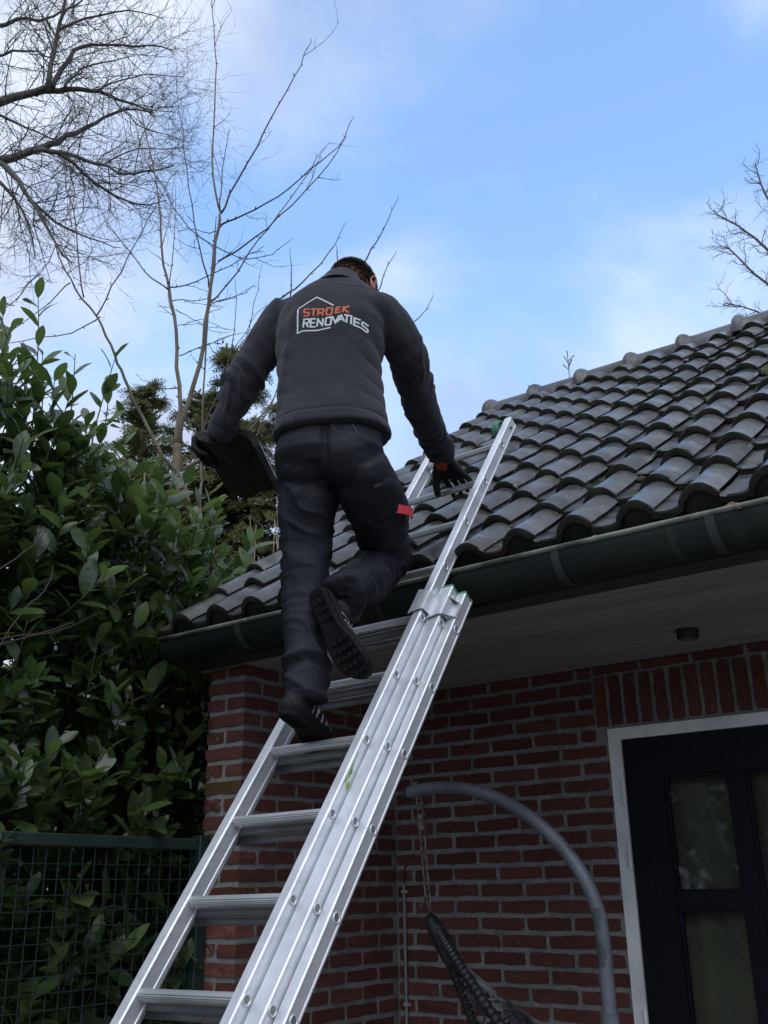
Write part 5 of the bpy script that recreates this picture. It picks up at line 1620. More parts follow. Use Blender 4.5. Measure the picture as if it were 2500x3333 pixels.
def limb(mb, rings, n=20, flat=1.0, refine=2):
    """round limb through (x, y, z, radius) with smooth interpolation"""
    pts = [Vector(r[:3]) for r in rings]; rad = [r[3] for r in rings]
    P, Q = [], []
    for i in range(len(pts) - 1):
        p0, p1, p2, p3 = pts[max(i - 1, 0)], pts[i], pts[i + 1], pts[min(i + 2, len(pts) - 1)]
        for k in range(refine):
            t = k / refine
            P.append(0.5 * ((2 * p1) + (p2 - p0) * t + (2 * p0 - 5 * p1 + 4 * p2 - p3) * t * t + (3 * p1 - p0 - 3 * p2 + p3) * t ** 3))
            Q.append(rad[i] + (rad[i + 1] - rad[i]) * t)
    P.append(pts[-1]); Q.append(rad[-1])
    mb.tube(P, Q, n)
    return P, Q


def ball(mb, c, rx, ry, rz, M=None, n=14):
    rs = []
    for i in range(1, n):
        a = math.pi * i / n
        rs.append([(Vector(c) + (M if M else Matrix.Identity(3)) @ Vector((rx * math.sin(a) * math.cos(2 * math.pi * j / (2 * n)), ry * math.sin(a) * math.sin(2 * math.pi * j / (2 * n)), -rz * math.cos(a)))) for j in range(2 * n)])
    mb.rings(rs)


def remesh(mb, voxel, smooth=4):
    """union of the shapes in mb as one closed skin: returns (verts, normals, mesh)"""
    me = mb.mesh('tmp')
    o = bpy.data.objects.new('tmp', me); col.objects.link(o)
    m = o.modifiers.new('r', 'REMESH'); m.mode = 'VOXEL'; m.voxel_size = voxel; m.adaptivity = 0
    if smooth:
        s = o.modifiers.new('s', 'SMOOTH'); s.factor = 0.5; s.iterations = smooth
    dg = bpy.context.evaluated_depsgraph_get(); dg.update()
    out = bpy.data.meshes.new_from_object(o.evaluated_get(dg))
    bpy.data.objects.remove(o); bpy.data.meshes.remove(me)
    out.materials.clear()
    return out


def mesh_arrays(me):
    n = len(me.vertices)
    V = np.empty(n * 3); me.vertices.foreach_get('co', V); V = V.reshape(-1, 3)
    N = np.empty(n * 3); me.vertex_normals.foreach_get('vector', N); N = N.reshape(-1, 3)
    return V, N


def axis_coords(V, rings):
    """nearest position along a limb: arc length s, distance d from the axis, angle"""
    pts = np.array([r[:3] for r in rings]); rad = np.array([r[3] for r in rings])
    best = np.full(len(V), 1e9); S = np.zeros(len(V)); A = np.zeros(len(V)); RR = np.ones(len(V)); acc = 0
    for a, b, ra, rb in zip(pts, pts[1:], rad, rad[1:]):
        d = b - a; L = np.linalg.norm(d); d = d / L
        t = np.clip((V - a) @ d, 0, L)
        q = V - (a + t[:, None] * d)
        dist = np.linalg.norm(q, axis=1)
        ref = np.array([0, 0, 1.0]) if abs(d[2]) < 0.8 else np.array([1.0, 0, 0])
        u = np.cross(d, ref); u /= np.linalg.norm(u); w = np.cross(d, u)
        m = dist < best
        best[m] = dist[m]; S[m] = acc + t[m]; A[m] = np.arctan2(q[m] @ w, q[m] @ u); RR[m] = ra + (rb - ra) * t[m] / L
        acc += L
    return S, best, A, RR, acc


def sstep(x, a, b):
    t = np.clip((x - a) / (b - a), 0, 1)
    return t * t * (3 - 2 * t)


def ridges(phase, p=2.2):
    """narrow creased ridges with flat cloth between them"""
    return (1 - np.abs(np.sin(np.pi * phase))) ** p


def rolls(phase, sharp=0.55):
    """soft rolls with narrow creases, roughly -0.6..0.4"""
    return np.abs(np.sin(np.pi * phase)) ** sharp - 0.62


# ---- fleece
jb = MB()
tr = []
for (x, y, z, hw), b in zip(TORSO, TORSO_B):
    tr.append(se_ring((x, y, z), P_R, P_F, hw * 1.01, b))
jb.rings(tr)
limb(jb, ARM_L); limb(jb, ARM_R)
ball(jb, (-2.005, 2.165, 3.372), 0.075, 0.075, 0.075); ball(jb, (-1.735, 2.27, 3.335), 0.080, 0.080, 0.075)
jm = remesh(jb, 0.006, 9)
V, N = mesh_arrays(jm)
disp = np.zeros(len(V))
for rings_, seed, k_el in ((ARM_L, 1, 0.30), (ARM_R, 2, 0.30)):
    S, D, A, RR, L = axis_coords(V, rings_)
    inarm = sstep(RR * 1.35 - D, 0.0, 0.02) * sstep(S, 0.10, 0.20)
    warp = 0.55 * fbm(V * 11, 2, seed) + 0.30 * np.sin(A + 3.0 * S / L * 2)
    amp = 0.0095 + 0.0125 * sstep(S, L * 0.30, L * 0.55) + 0.005 * sstep(S, L * 0.8, L * 0.95)
    ph = S / 0.052 + warp + 0.35 * np.sin(A * 1 + seed)
    vary = np.clip(0.55 + 0.7 * fbm(V * 8 + 5, 2, seed + 9), 0.05, 1.3)
    disp += inarm * amp * (0.6 * rolls(ph) + 0.8 * ridges(ph * 0.8 + 0.9 * fbm(V * 7 + 3, 2, seed + 30) + 0.4 * np.sin(A * 2 + seed), 1.6)) * vary
    disp += inarm * 0.009 * fbm(V * 12, 2, seed + 4)
    # cuff band
    disp += inarm * (-0.004) * sstep(S, L - 0.045, L - 0.040) * (1 - sstep(S, L - 0.036, L - 0.031))
# torso drape
zc = V[:, 2]
lat = (V - np.array([-1.84, 2.17, 3.1])) @ np.array(P_R)
torso_w = 1 - np.clip(sstep(axis_coords(V, ARM_L)[3] * 1.3 - axis_coords(V, ARM_L)[1], 0, 0.02) * sstep(axis_coords(V, ARM_L)[0], 0.10, 0.18) + sstep(axis_coords(V, ARM_R)[3] * 1.3 - axis_coords(V, ARM_R)[1], 0, 0.02) * sstep(axis_coords(V, ARM_R)[0], 0.10, 0.18), 0, 1)
logo_keep = 1 - 0.75 * sstep(zc, 3.16, 3.22)
disp += torso_w * logo_keep * 0.008 * fbm(V * np.array([7.0, 7.0, 4.0]), 3, 21)
side_w = sstep(np.abs(lat), 0.07, 0.15)
disp += torso_w * side_w * 0.005 * rolls(zc / 0.072 + 0.5 * fbm(V * 6, 2, 5) + 0.6 * lat / 0.1) * sstep(3.30 - zc, 0.0, 0.08)
# diagonal pulls from the armpits to the spine
disp += torso_w * 0.0032 * rolls((zc * 0.75 + np.abs(lat) * 1.1) / 0.085 + 0.5 * fbm(V * 5, 2, 31), 0.8) * sstep(np.abs(lat), 0.05, 0.13) * sstep(zc, 3.05, 3.15)
# one long soft fold running down from the left shoulder blade
disp += torso_w * 0.006 * np.exp(-((lat + 0.115 + (3.25 - zc) * 0.12) / 0.012) ** 2) * sstep(3.38 - zc, 0, 0.1) * sstep(zc, 2.9, 3.0)
# hem: stitched band
hem_z = 2.853 + 0.030
disp += torso_w * (-0.0035) * np.exp(-((zc - hem_z - 0.012) / 0.0035) ** 2) + torso_w * 0.003 * (zc < hem_z + 0.01)
# yoke seam and raglan seams
disp += -0.0022 * np.exp(-((zc - (3.385 + 0.02 * np.cos(lat * 12))) / 0.003) ** 2) * torso_w
V2 = V + N * disp[:, None]
jm.vertices.foreach_set('co', V2.ravel()); jm.update()
M_fleece = mat('charcoal_fleece', (0.025, 0.0255, 0.033), 0.95, 0, 0.15, var=[(6, 4, (0.021, 0.0215, 0.028), 0.4, 0.65), (300, 2, (0.036, 0.036, 0.043), 0.5, 0.75)], bump=[(420, 2, 0.45, 0.002), (40, 3, 0.15, 0.004)], sheen=0.12)
jacket = link_mesh('fleece_jacket', jm, M_fleece, person, smooth=True)
JBVH = BVHTree.FromPolygons([tuple(v) for v in V2], [tuple(p.vertices) for p in jm.polygons])
# collar stands up round the neck
cb = MB()
ncl = 32
neck_c = Vector((-1.856, 2.228, 3.462)); neck_ax = (P_F * 0.42 + Vector((0, 0, 1)) + P_R * 0.08).normalized()
cr = (P_R - neck_ax * P_R.dot(neck_ax)).normalized(); cf = neck_ax.cross(cr)
rs = []
for h, r0, r1 in ((-0.035, 0.092, 0.084), (-0.012, 0.083, 0.078), (0.012, 0.0725, 0.069), (0.034, 0.068, 0.0655), (0.040, 0.066, 0.0635), (0.038, 0.063, 0.0605), (0.0, 0.063, 0.060)):
    rs.append([neck_c + neck_ax * (h + 0.006 * math.sin(2 * math.pi * j / ncl + 1)) + cr * (r0 * 0.98 * math.cos(2 * math.pi * j / ncl)) + cf * (r1 * math.sin(2 * math.pi * j / ncl)) for j in range(ncl)])
cb.rings(rs, caps=False)
cb.build('collar', M_fleece, jacket, smooth=True)

# print on the back, laid onto the cloth
def on_jacket(u, v, lift=0.0012):
    o = LOGO_O + LOGO_R * u + LOGO_U * v + LOGO_N * 0.2
    hit = JBVH.ray_cast(o, -LOGO_N, 0.6)
    return (hit[0] + hit[1] * lift) if hit[0] is not None else None


def ribbon(mb, path, w):
    pts = [Vector((p[0], p[1])) for p in path]
    dense = [pts[0]]
    for a, b in zip(pts, pts[1:]):
        k = max(1, int((b - a).length / 0.006))
        dense += [a.lerp(b, (i + 1) / k) for i in range(k)]
    closed = (pts[0] - pts[-1]).length < 1e-6
    if closed:
        dense = dense[:-1]
    m = len(dense)
    prev = None; first = None
    for i, p in enumerate(dense):
        if closed:
            t0 = (p - dense[i - 1]).normalized(); t1 = (dense[(i + 1) % m] - p).normalized()
        else:
            t0 = (p - dense[i - 1]).normalized() if i else (dense[1] - p).normalized()
            t1 = (dense[i + 1] - p).normalized() if i < m - 1 else t0
        t = (t0 + t1)
        t = t.normalized() if t.length > 1e-6 else t1
        nn = Vector((-t.y, t.x))
        k = 1 / max(0.5, abs(nn.dot(Vector((-t1.y, t1.x)))))
        row = []
        for s in (-1, 0, 1):
            q = on_jacket(p.x + nn.x * w / 2 * s * k, p.y + nn.y * w / 2 * s * k)
            row.append(q)
        if any(q is None for q in row):
            prev = None
            continue
        kk = len(mb.v); mb.v.extend([tuple(q) for q in row])
        if prev is not None:
            mb.f += [(prev, prev + 1, kk + 1, kk), (prev + 1, prev + 2, kk + 2, kk + 1)]
        if first is None: first = kk
        prev = kk
    if closed and prev is not None and first is not None:
        mb.f += [(prev, prev + 1, first + 1, first), (prev + 1, prev + 2, first + 2, first + 1)]


M_print_w = mat('white_print', (0.56, 0.60, 0.62), 0.65, var=[(160, 3, (0.40, 0.44, 0.46), 0.5, 0.7)])
M_print_o = mat('orange_print', (0.56, 0.115, 0.045), 0.65, var=[(160, 3, (0.42, 0.08, 0.03), 0.5, 0.7)])
mw, mo = MB(), MB()
for k, s in enumerate(LOGO_WHITE):
    ribbon(mw, s, 0.0048 if k < 3 else 0.0058)
for s in LOGO_ORANGE:
    ribbon(mo, s, 0.0062)
mw.build('white_logo_print', M_print_w, jacket, smooth=True)
mo.build('orange_logo_print', M_print_o, jacket, smooth=True)

# ---- trousers
tb_ = MB()
pb = [0.095, 0.120, 0.130, 0.105]
tb_.rings([se_ring((x, y, z), P_R, P_F, hw * 1.01, b, ex=2.4) for (x, y, z, hw), b in zip(PELVIS, pb)])
limb(tb_, LEG_L); limb(tb_, LEG_R); limb(tb_, SHIN_R)
ball(tb_, (-1.873, 2.5, 2.572), 0.071, 0.071, 0.071)
ball(tb_, (-1.868, 2.075, 2.768), 0.092, 0.080, 0.095); ball(tb_, (-1.742, 2.105, 2.765), 0.092, 0.080, 0.095)
tm = remesh(tb_, 0.006, 8)
V, N = mesh_arrays(tm)
disp = np.zeros(len(V))
SL, DL, AL, RL, LL = axis_coords(V, LEG_L)
SR, DR, AR, RRr, LR = axis_coords(V, LEG_R)
SS, DS, AS, RS, LS = axis_coords(V, SHIN_R)
wl = (DL < DR + 0.005) & (DL < DS + 0.005)
mask_l = wl * sstep(SL, 0.05, 0.16)
kn = np.exp(-((SL - 0.42) / 0.15) ** 2)                      # gathered behind the knee
vary = np.clip(0.6 + 0.8 * fbm(V * 7, 2, 3), 0.1, 1.4)
disp += mask_l * (0.0022 + 0.0065 * kn) * ridges(SL / 0.034 + 1.4 * fbm(V * 9, 2, 6) + 0.6 * np.sin(AL + 1)) * vary
disp += mask_l * 0.0075 * ridges(SL / 0.11 + AL / np.pi + 0.9 * fbm(V * 6, 2, 16), 2.5) * (1 - 0.6 * kn)
disp += mask_l * 0.008 * fbm(V * 9, 3, 8)
# heavy fold above the left ankle
disp += mask_l * 0.011 * np.exp(-((SL - 0.655 - 0.012 * np.sin(AL * 2)) / 0.016) ** 2) * (0.4 + 0.6 * np.cos(AL * 0.5 + 0.3) ** 2)
disp += mask_l * -0.008 * np.exp(-((SL - 0.685 - 0.012 * np.sin(AL * 2)) / 0.012) ** 2)
mask_r = (~wl) * sstep(SR, 0.06, 0.16) * (DR <= DS)
disp += mask_r * 0.0090 * ridges(SR / 0.10 + AR / np.pi + 0.9 * fbm(V * 6, 2, 11), 2.2) + mask_r * 0.008 * fbm(V * 8, 3, 12)
mask_s = (~wl) * (DS < DR)
disp += mask_s * (0.0110 * ridges(SS / 0.050 + 1.0 * fbm(V * 8, 2, 13) + 0.6 * np.sin(AS), 0.65) + 0.010 * fbm(V * 9, 3, 14))
hipw = 1 - np.clip(mask_l + mask_r + mask_s, 0, 1)
disp += hipw * 0.010 * fbm(V * np.array([6.0, 6.0, 11.0]), 3, 18)
# centre seam
latp = (V - np.array([-1.803, 2.13, 2.8])) @ np.array(P_R)
back = ((V - np.array([-1.803, 2.13, 2.8])) @ np.array(P_F)) < 0
disp += -0.012 * np.exp(-(latp / 0.012) ** 2) * back * sstep(V[:, 2], 2.66, 2.70) * (1 - sstep(V[:, 2], 2.82, 2.88))
# hems
disp += -0.003 * np.exp(-((SL - (LL - 0.028)) / 0.003) ** 2) * wl
disp += -0.003 * np.exp(-((SS - (LS - 0.028)) / 0.003) ** 2) * mask_s
V3 = V + N * disp[:, None]
tm.vertices.foreach_set('co', V3.ravel()); tm.update()
M_trou = mat('black_navy_work_trousers', (0.0050, 0.0060, 0.0108), 0.66, 0, 0.3, var=[(8, 4, (0.0085, 0.0100, 0.0170), 0.45, 0.68), (60, 3, (0.011, 0.012, 0.017), 0.58, 0.78)], bump=[(500, 2, 0.25, 0.001), (30, 4, 0.22, 0.004)])
trousers = link_mesh('work_trousers', tm, M_trou, person, smooth=True)
TBVH = BVHTree.FromPolygons([tuple(v) for v in V3], [tuple(p.vertices) for p in tm.polygons])


def patch(center, normal, up, w, h, lift, nu=8, nv=8, bulge=0.0, bvh=None):
    """cloth patch laid on a surface: grid with a turned-in border"""
    hit0 = bvh.find_nearest(Vector(center))
    center = hit0[0]
    n_ = Vector(normal).normalized(); u_ = Vector(up) - n_ * Vector(up).dot(n_); u_.normalize(); r_ = u_.cross(n_)
    mb = MB(); idx = {}
    for i in range(nu + 1):
        for j in range(nv + 1):
            a, b = (i / nu - 0.5), (j / nv - 0.5)
            o_ = Vector(center) + r_ * (a * w) + u_ * (b * h)
            hit = bvh.ray_cast(o_ + n_ * 0.07, -n_, 0.16)
            if hit[0] is None or (hit[0] - o_).length > 0.06:
                hit = bvh.find_nearest(o_)
            q = hit[0]
            nn = n_
            edge = i in (0, nu) or j in (0, nv)
            q = q + nn * ((-0.002 if edge else lift + bulge * math.cos(math.pi * a) * math.cos(math.pi * b)))
            idx[i, j] = len(mb.v); mb.v.append(tuple(q))
    for i in range(nu):
        for j in range(nv):
            mb.f.append((idx[i, j], idx[i + 1, j], idx[i + 1, j + 1], idx[i, j + 1]))
    return mb


back_n = (-P_F + P_R * 0.3).normalized()
# back pockets, cargo pockets on both thighs
for c, nrm_, up_, w, h in (((-1.93, 2.02, 2.755), (-0.35, -1, 0.0), (0, 0, 1), 0.085, 0.10), ((-1.70, 2.03, 2.75), (0.35, -1, 0), (0, 0, 1), 0.085, 0.10)):
    patch(c, nrm_, up_, w, h, 0.0022, bvh=TBVH).build('back_pocket', M_trou, trousers, smooth=True)
patch((-1.945, 2.06, 2.60), (-0.45, -0.9, 0), (0, 0, 1), 0.075, 0.17, 0.003, 10, 12, 0.004, TBVH).build('cargo_pocket', M_trou, trousers, smooth=True)
pk = patch((-1.70, 2.235, 2.645), (0.80, -0.62, 0.0), (-0.25, 0.45, -0.45), 0.095, 0.14, 0.003, 10, 12, 0.004, TBVH).build('cargo_pocket', M_trou, trousers, smooth=True)
M_red = mat('red_webbing', (0.62, 0.035, 0.05), 0.6, bump=[(120, 2, 0.3, 0.002)])
cR, cT = Vector((0.795, 0.607, 0.0)), Vector((0.62, -0.745, -0.1))
cT = (cT - cR * cT.dot(cR)).normalized(); cA = cR.cross(cT); cA = cA if cA.z > 0 else -cA
c_th = Vector((-1.763, 2.30, 2.640))
rt_ = MB(); rws = []
for k in range(25):
    u = k / 24
    ph = -0.12 + 1.25 * u
    rad_ = 0.1085 + 0.0028 * abs(math.sin(math.pi * u * 3)) ** 0.7
    rws.append([c_th + (cR * math.cos(ph) + cT * math.sin(ph)) * (rad_ + dr) + cA * (hh - 0.010 * u) for hh, dr in ((-0.0135, -0.004), (-0.0135, 0.0), (0.0135, 0.0), (0.0135, -0.004))])
rt_.rings(rws)
rt_.build('red_loop_tape', M_red, pk, smooth_angle=50)
yb = MB(); yb.obox(Matrix.Translation((-1.683, 2.285, 2.700)) @ Matrix.Rotation(0.5, 4, 'Z'), 0.024, 0.012, 0.016)
yb.build('pencil_end', mat('yellow_green_plastic', (0.50, 0.55, 0.04), 0.5), pk)
# drawcord ends below the hem
for (x0, y0, z0, dx, dz) in ((-1.72, 2.015, 2.845, 0.022, -0.028), (-1.665, 2.06, 2.85, 0.035, -0.05)):
    a = on_t = TBVH.find_nearest(Vector((x0, y0, z0)))[0]
    b = TBVH.find_nearest(Vector((x0 + dx * 0.5, y0 + dx * 0.2, z0 + dz * 0.6)))[0]
    c = TBVH.find_nearest(Vector((x0 + dx, y0 + dx * 0.5, z0 + dz)))[0]
    off = -P_F * 0.004
    MB().tube([a + off, b + off, c + off], 0.0007, 5).build('drawcord', mat('pale_cord', (0.16, 0.165, 0.13), 0.8), trousers, smooth=True)

# ---- body: one skin inside the clothes, head bent forward
head_c = Vector((-1.878, 2.316, 3.516))
hz = (Vector((0, 0, 1)) * 0.80 + P_F * 0.60 + P_R * 0.06).normalized()           # crown
hyv = (P_F * 0.76 - Vector((0, 0, 1)) * 0.62 + P_R * 0.12)
hyv = (hyv - hz * hyv.dot(hz)).normalized()                                      # face
hx = hyv.cross(hz).normalized()                                                  # his right
HM = Matrix(((hx.x, hyv.x, hz.x), (hx.y, hyv.y, hz.y), (hx.z, hyv.z, hz.z)))
hp = lambda x, y, z: head_c + HM @ Vector((x, y, z))
bb = MB()
ball(bb, hp(0, -0.004, 0.012), 0.076, 0.095, 0.095, HM)
ball(bb, hp(0, 0.030, -0.045), 0.060, 0.062, 0.068, HM)
ball(bb, hp(0, 0.062, -0.085), 0.030, 0.030, 0.024, HM)                            # chin
bb.tube([hp(0, 0.088, 0.015), hp(0, 0.104, -0.012), hp(0, 0.116, -0.034), hp(0, 0.095, -0.042)], [0.009, 0.011, 0.014, 0.010], 10)   # nose
bb.tube([hp(-0.045, 0.076, 0.022), hp(-0.015, 0.092, 0.022), hp(0.015, 0.092, 0.022), hp(0.045, 0.076, 0.022)], 0.010, 8)           # brow
bb.tube([hp(-0.020, 0.084, -0.064), hp(0, 0.091, -0.063), hp(0.020, 0.084, -0.064)], 0.008, 8)                                      # lips
limb(bb, [(-1.856, 2.215, 3.43, 0.058), (-1.857, 2.248, 3.470, 0.056), (*hp(0, -0.035, -0.045), 0.056), (*hp(0, -0.02, -0.01), 0.06)])
bb.rings([se_ring((x, y, z), P_R, P_F, hw * 0.80, b * 0.75) for (x, y, z, hw), b in zip(TORSO[:-1], TORSO_B)])
bb.rings([se_ring((x, y, z), P_R, P_F, hw * 0.82, b * 0.72) for (x, y, z, hw), b in zip(PELVIS, pb)])
for L_ in (ARM_L, ARM_R, LEG_L, LEG_R, SHIN_R[:-1]):
    limb(bb, [(a, b, c, r * 0.58) for a, b, c, r in L_])
ball(bb, (-1.873, 2.5, 2.572), 0.05, 0.05, 0.05)
bm_ = remesh(bb, 0.0055, 4)
M_skin = mat('skin', (0.36, 0.185, 0.145), 0.55, 0, 0.4, var=[(14, 4, (0.40, 0.17, 0.135), 0.45, 0.68), (80, 3, (0.30, 0.16, 0.125), 0.55, 0.75)], bump=[(180, 3, 0.15, 0.001)])
body = link_mesh('body', bm_, M_skin, person, smooth=True)
for s in (-1, 1):
    e = MB()
    pts = [hp(s * (0.074 + 0.010 * math.sin(t) ** 2 + 0.006), -0.006 + 0.017 * math.cos(t) - 0.010 * math.sin(t), -0.010 + 0.031 * math.sin(t)) for t in [2 * math.pi * k / 18 for k in range(18)]]
    e.tube(pts, [0.0050 - 0.0012 * math.sin(2 * math.pi * k / 18 - 1.2) for k in range(18)], 8, closed=True)
    ball(e, hp(s * 0.077, -0.004, -0.010), 0.006, 0.014, 0.026, HM @ Matrix.Rotation(s * 0.35, 3, 'Z'), 8)
    ball(e, hp(s * 0.078, 0.004, -0.036), 0.007, 0.009, 0.011, HM, 8)
    em = remesh(e, 0.0028, 3)
    link_mesh('ear', em, mat('ear_skin', (0.44, 0.16, 0.13), 0.5, 0, 0.4), body, smooth=True)
    ey = MB(); ball(ey, hp(s * 0.031, 0.078, 0.004), 0.0115, 0.0115, 0.0115, HM, 8); ey.build('eye', mat('eye_white', (0.6, 0.58, 0.55), 0.3), body, smooth=True)
    bx_ = MB(); bx_.tube([hp(s * 0.014, 0.099, 0.026), hp(s * 0.032, 0.095, 0.032), hp(s * 0.050, 0.080, 0.026)], [0.003, 0.004, 0.002], 6)
    bx_.build('eyebrow', mat('brown_hair', (0.046, 0.034, 0.024), 0.75), body, smooth=True)

# hair: close cropped, darker on top
M_hair = mat('brown_hair_strands', (0.105, 0.085, 0.065), 0.75, var=[(25, 3, (0.06, 0.047, 0.036), 0.4, 0.6)])
BBVH = BVHTree.FromPolygons([tuple(v.co) for v in bm_.vertices], [tuple(p.vertices) for p in bm_.polygons])
hr = MB()
rr = random.Random(8)
cap_ = MB()
n_strand = 0
def hair_zone(x, y, z):
    """1 where hair grows (head space, metres)"""
    nape = -0.056 + 0.012 * math.cos(x * 40)                # hairline at the back
    if y < 0.0:
        return z > nape and not (abs(x) > 0.068 and z < -0.012)
    if abs(x) > 0.055:
        return z > 0.0 + y * 0.5
    return z > 0.055 + max(0, (y - 0.04)) * 0.3
tries = 0
while n_strand < 12000 and tries < 70000:
    tries += 1
    a = rr.uniform(0, 2 * math.pi); c = rr.uniform(-0.75, 1); s_ = math.sqrt(1 - c * c)
    d = Vector((s_ * math.cos(a), s_ * math.sin(a), c))
    o = hp(0, 0, 0.0) + HM @ (d * 0.2)
    hit = BBVH.ray_cast(o, -(HM @ d), 0.25)
    if hit[0] is None: continue
    q = HM.transposed() @ (hit[0] - head_c)
    if not hair_zone(q.x, q.y, q.z): continue
    nn = hit[1]
    ln = 0.006 + 0.016 * min(1, max(0, (q.z + 0.03) / 0.10))
    sweep = (HM @ Vector((0.25, 0.5, -0.35)) if q.z > 0.03 else HM @ Vector((0, -0.2, -0.8)))
    dirn = (nn * 0.85 + sweep * 0.6 + Vector((rr.gauss(0, .28), rr.gauss(0, .28), rr.gauss(0, .28)))).normalized()
    side = dirn.cross(nn + Vector((rr.gauss(0, .3), rr.gauss(0, .3), rr.gauss(0, .3))))
    if side.length < 1e-4: continue
    side = side.normalized() * 0.0011
    b0 = hit[0] - nn * 0.001
    hr.add([b0 - side, b0 + side, b0 + dirn * ln * 0.6 + side * 0.7 + sweep * 0.001, b0 + dirn * ln + sweep * ln * 0.25, b0 + dirn * ln * 0.6 - side * 0.7 + sweep * 0.001], [(0, 1, 2, 3, 4)])
    n_strand += 1
hair = hr.build('hair', M_hair, body)

# ---- work gloves
M_glove = mat('black_dipped_glove', (0.0055, 0.006, 0.007), 0.62, 0, 0.3, bump=[(140, 3, 0.35, 0.002)])
M_knit = mat('red_glove_knit', (0.36, 0.05, 0.03), 0.9, bump=[(300, 2, 0.4, 0.002)])
gb_ = MB()
wr = Vector((-1.852, 2.822, 3.034))
mcp = [Vector((-1.886, 2.868, 2.984)), Vector((-1.860, 2.876, 2.990)), Vector((-1.834, 2.878, 2.988)), Vector((-1.808, 2.874, 2.980))]
tips = [Vector((-1.888, 2.898, 2.962)), Vector((-1.858, 2.903, 2.962)), Vector((-1.829, 2.903, 2.962)), Vector((-1.798, 2.901, 2.960))]
for k in range(4):
    start = wr + P_R * (-0.016 + 0.0105 * k)
    gb_.tube([start - Vector((0, .02, -.02)), start, start.lerp(mcp[k], 0.5) + Vector((0, 0, 0.002)), mcp[k]], [0.019, 0.019, 0.0165, 0.0145], 12)
    far = tips[k] + Vector((0.002, 0.024, -0.012))
    end = tips[k] + Vector((0.003, 0.034, -0.034 + 0.004 * k))
    gb_.tube([mcp[k], mcp[k].lerp(tips[k], 0.5) + Vector((0, -0.001, 0.005)), tips[k] + Vector((0, 0.0, 0.006)), far + Vector((0, 0, 0.004)), end], [0.0135, 0.0122, 0.0112, 0.0104, 0.0085], 12)
    ball(gb_, end, 0.0088, 0.0088, 0.0088, None, 6)
gb_.tube([wr + Vector((-0.020, 0.004, -0.004)), Vector((-1.897, 2.842, 2.992)), Vector((-1.9085, 2.852, 2.955)), Vector((-1.912, 2.866, 2.922)), Vector((-1.9105, 2.872, 2.912))], [0.021, 0.0185, 0.0150, 0.0128, 0.0095], 12)
gm_ = remesh(gb_, 0.0034, 3)
glove_r = link_mesh('glove', gm_, M_glove, person, smooth=True)
GBVH = BVHTree.FromPolygons([tuple(v.co) for v in gm_.vertices], [tuple(p.vertices) for p in gm_.polygons])
kb = MB()
kb.tube([wr + Vector((0.002, -0.03, 0.025)), wr + Vector((-0.004, -0.008, 0.008)), wr + Vector((-0.0125, 0.010, -0.014)), wr + Vector((-0.022, 0.018, -0.034))], [0.030, 0.0305, 0.0275, 0.0195], 18)
kb.build('knit_cuff', M_knit, glove_r, smooth=True)

# ---- roof tile carried in the left hand
TA, TB_, TC = Vector((-2.35, 2.06, 2.996)), Vector((-2.144, 2.14, 2.906)), Vector((-2.328, 2.42, 2.889))
tw = (TB_ - TA).normalized(); tl = (TC - TB_); tl = (tl - tw * tl.dot(tw)).normalized(); tn = tw.cross(tl)
tile_M = Matrix(((tw.x, tl.x, tn.x, TA.x), (tw.y, tl.y, tn.y, TA.y), (tw.z, tl.z, tn.z, TA.z), (0, 0, 0, 1))) @ Matrix.Translation((0, 0, -0.028)) @ Matrix.Diagonal((1.14, 1.0, 1.05, 1))
held = link_mesh('roof_tile', tile_mesh(999), None, None, tile_M)
tag(held, 'loose dark roof tile carried in the man\'s left hand', 'roof tile')
th_ = lambda x, y, z: TA + tw * x + tl * y + tn * z
gl_ = MB()
wl_ = Vector((-2.272, 2.085, 2.962))
for k in range(4):
    yk = 0.030 + 0.0245 * k
    k0 = th_(0.030, yk, 0.026); k1 = th_(-0.006, yk + 0.004, 0.026); k2 = th_(-0.026, yk + 0.006, 0.004); k3 = th_(-0.012, yk + 0.010, -0.028); k4 = th_(0.020 + 0.006 * (k in (1, 2)), yk + 0.014, -0.040); k5 = th_(0.042 + 0.006 * (k in (1, 2)), yk + 0.016, -0.036)
    gl_.tube([wl_.lerp(k0, 0.3), k0, k1, k2, k3, k4, k5], [0.020, 0.0165, 0.0145, 0.0142, 0.0135, 0.0120, 0.0098], 12)
    ball(gl_, k5, 0.0098, 0.0098, 0.0098, None, 6)
gl_.tube([wl_ + Vector((0.01, 0, 0.05)), wl_ + Vector((0, 0.015, 0.02)), wl_.lerp(th_(0.03, 0.06, 0.03), 0.6), th_(0.015, 0.065, 0.030)], [0.027, 0.029, 0.030, 0.022], 14)
gl_.tube([wl_ + Vector((0, 0.02, 0.01)), th_(0.09, 0.035, 0.040), th_(0.105, 0.08, 0.036), th_(0.10, 0.11, 0.032)], [0.021, 0.016, 0.0135, 0.010], 12)
glm = remesh(gl_, 0.0036, 3)
link_mesh('glove', glm, M_glove, person, smooth=True)

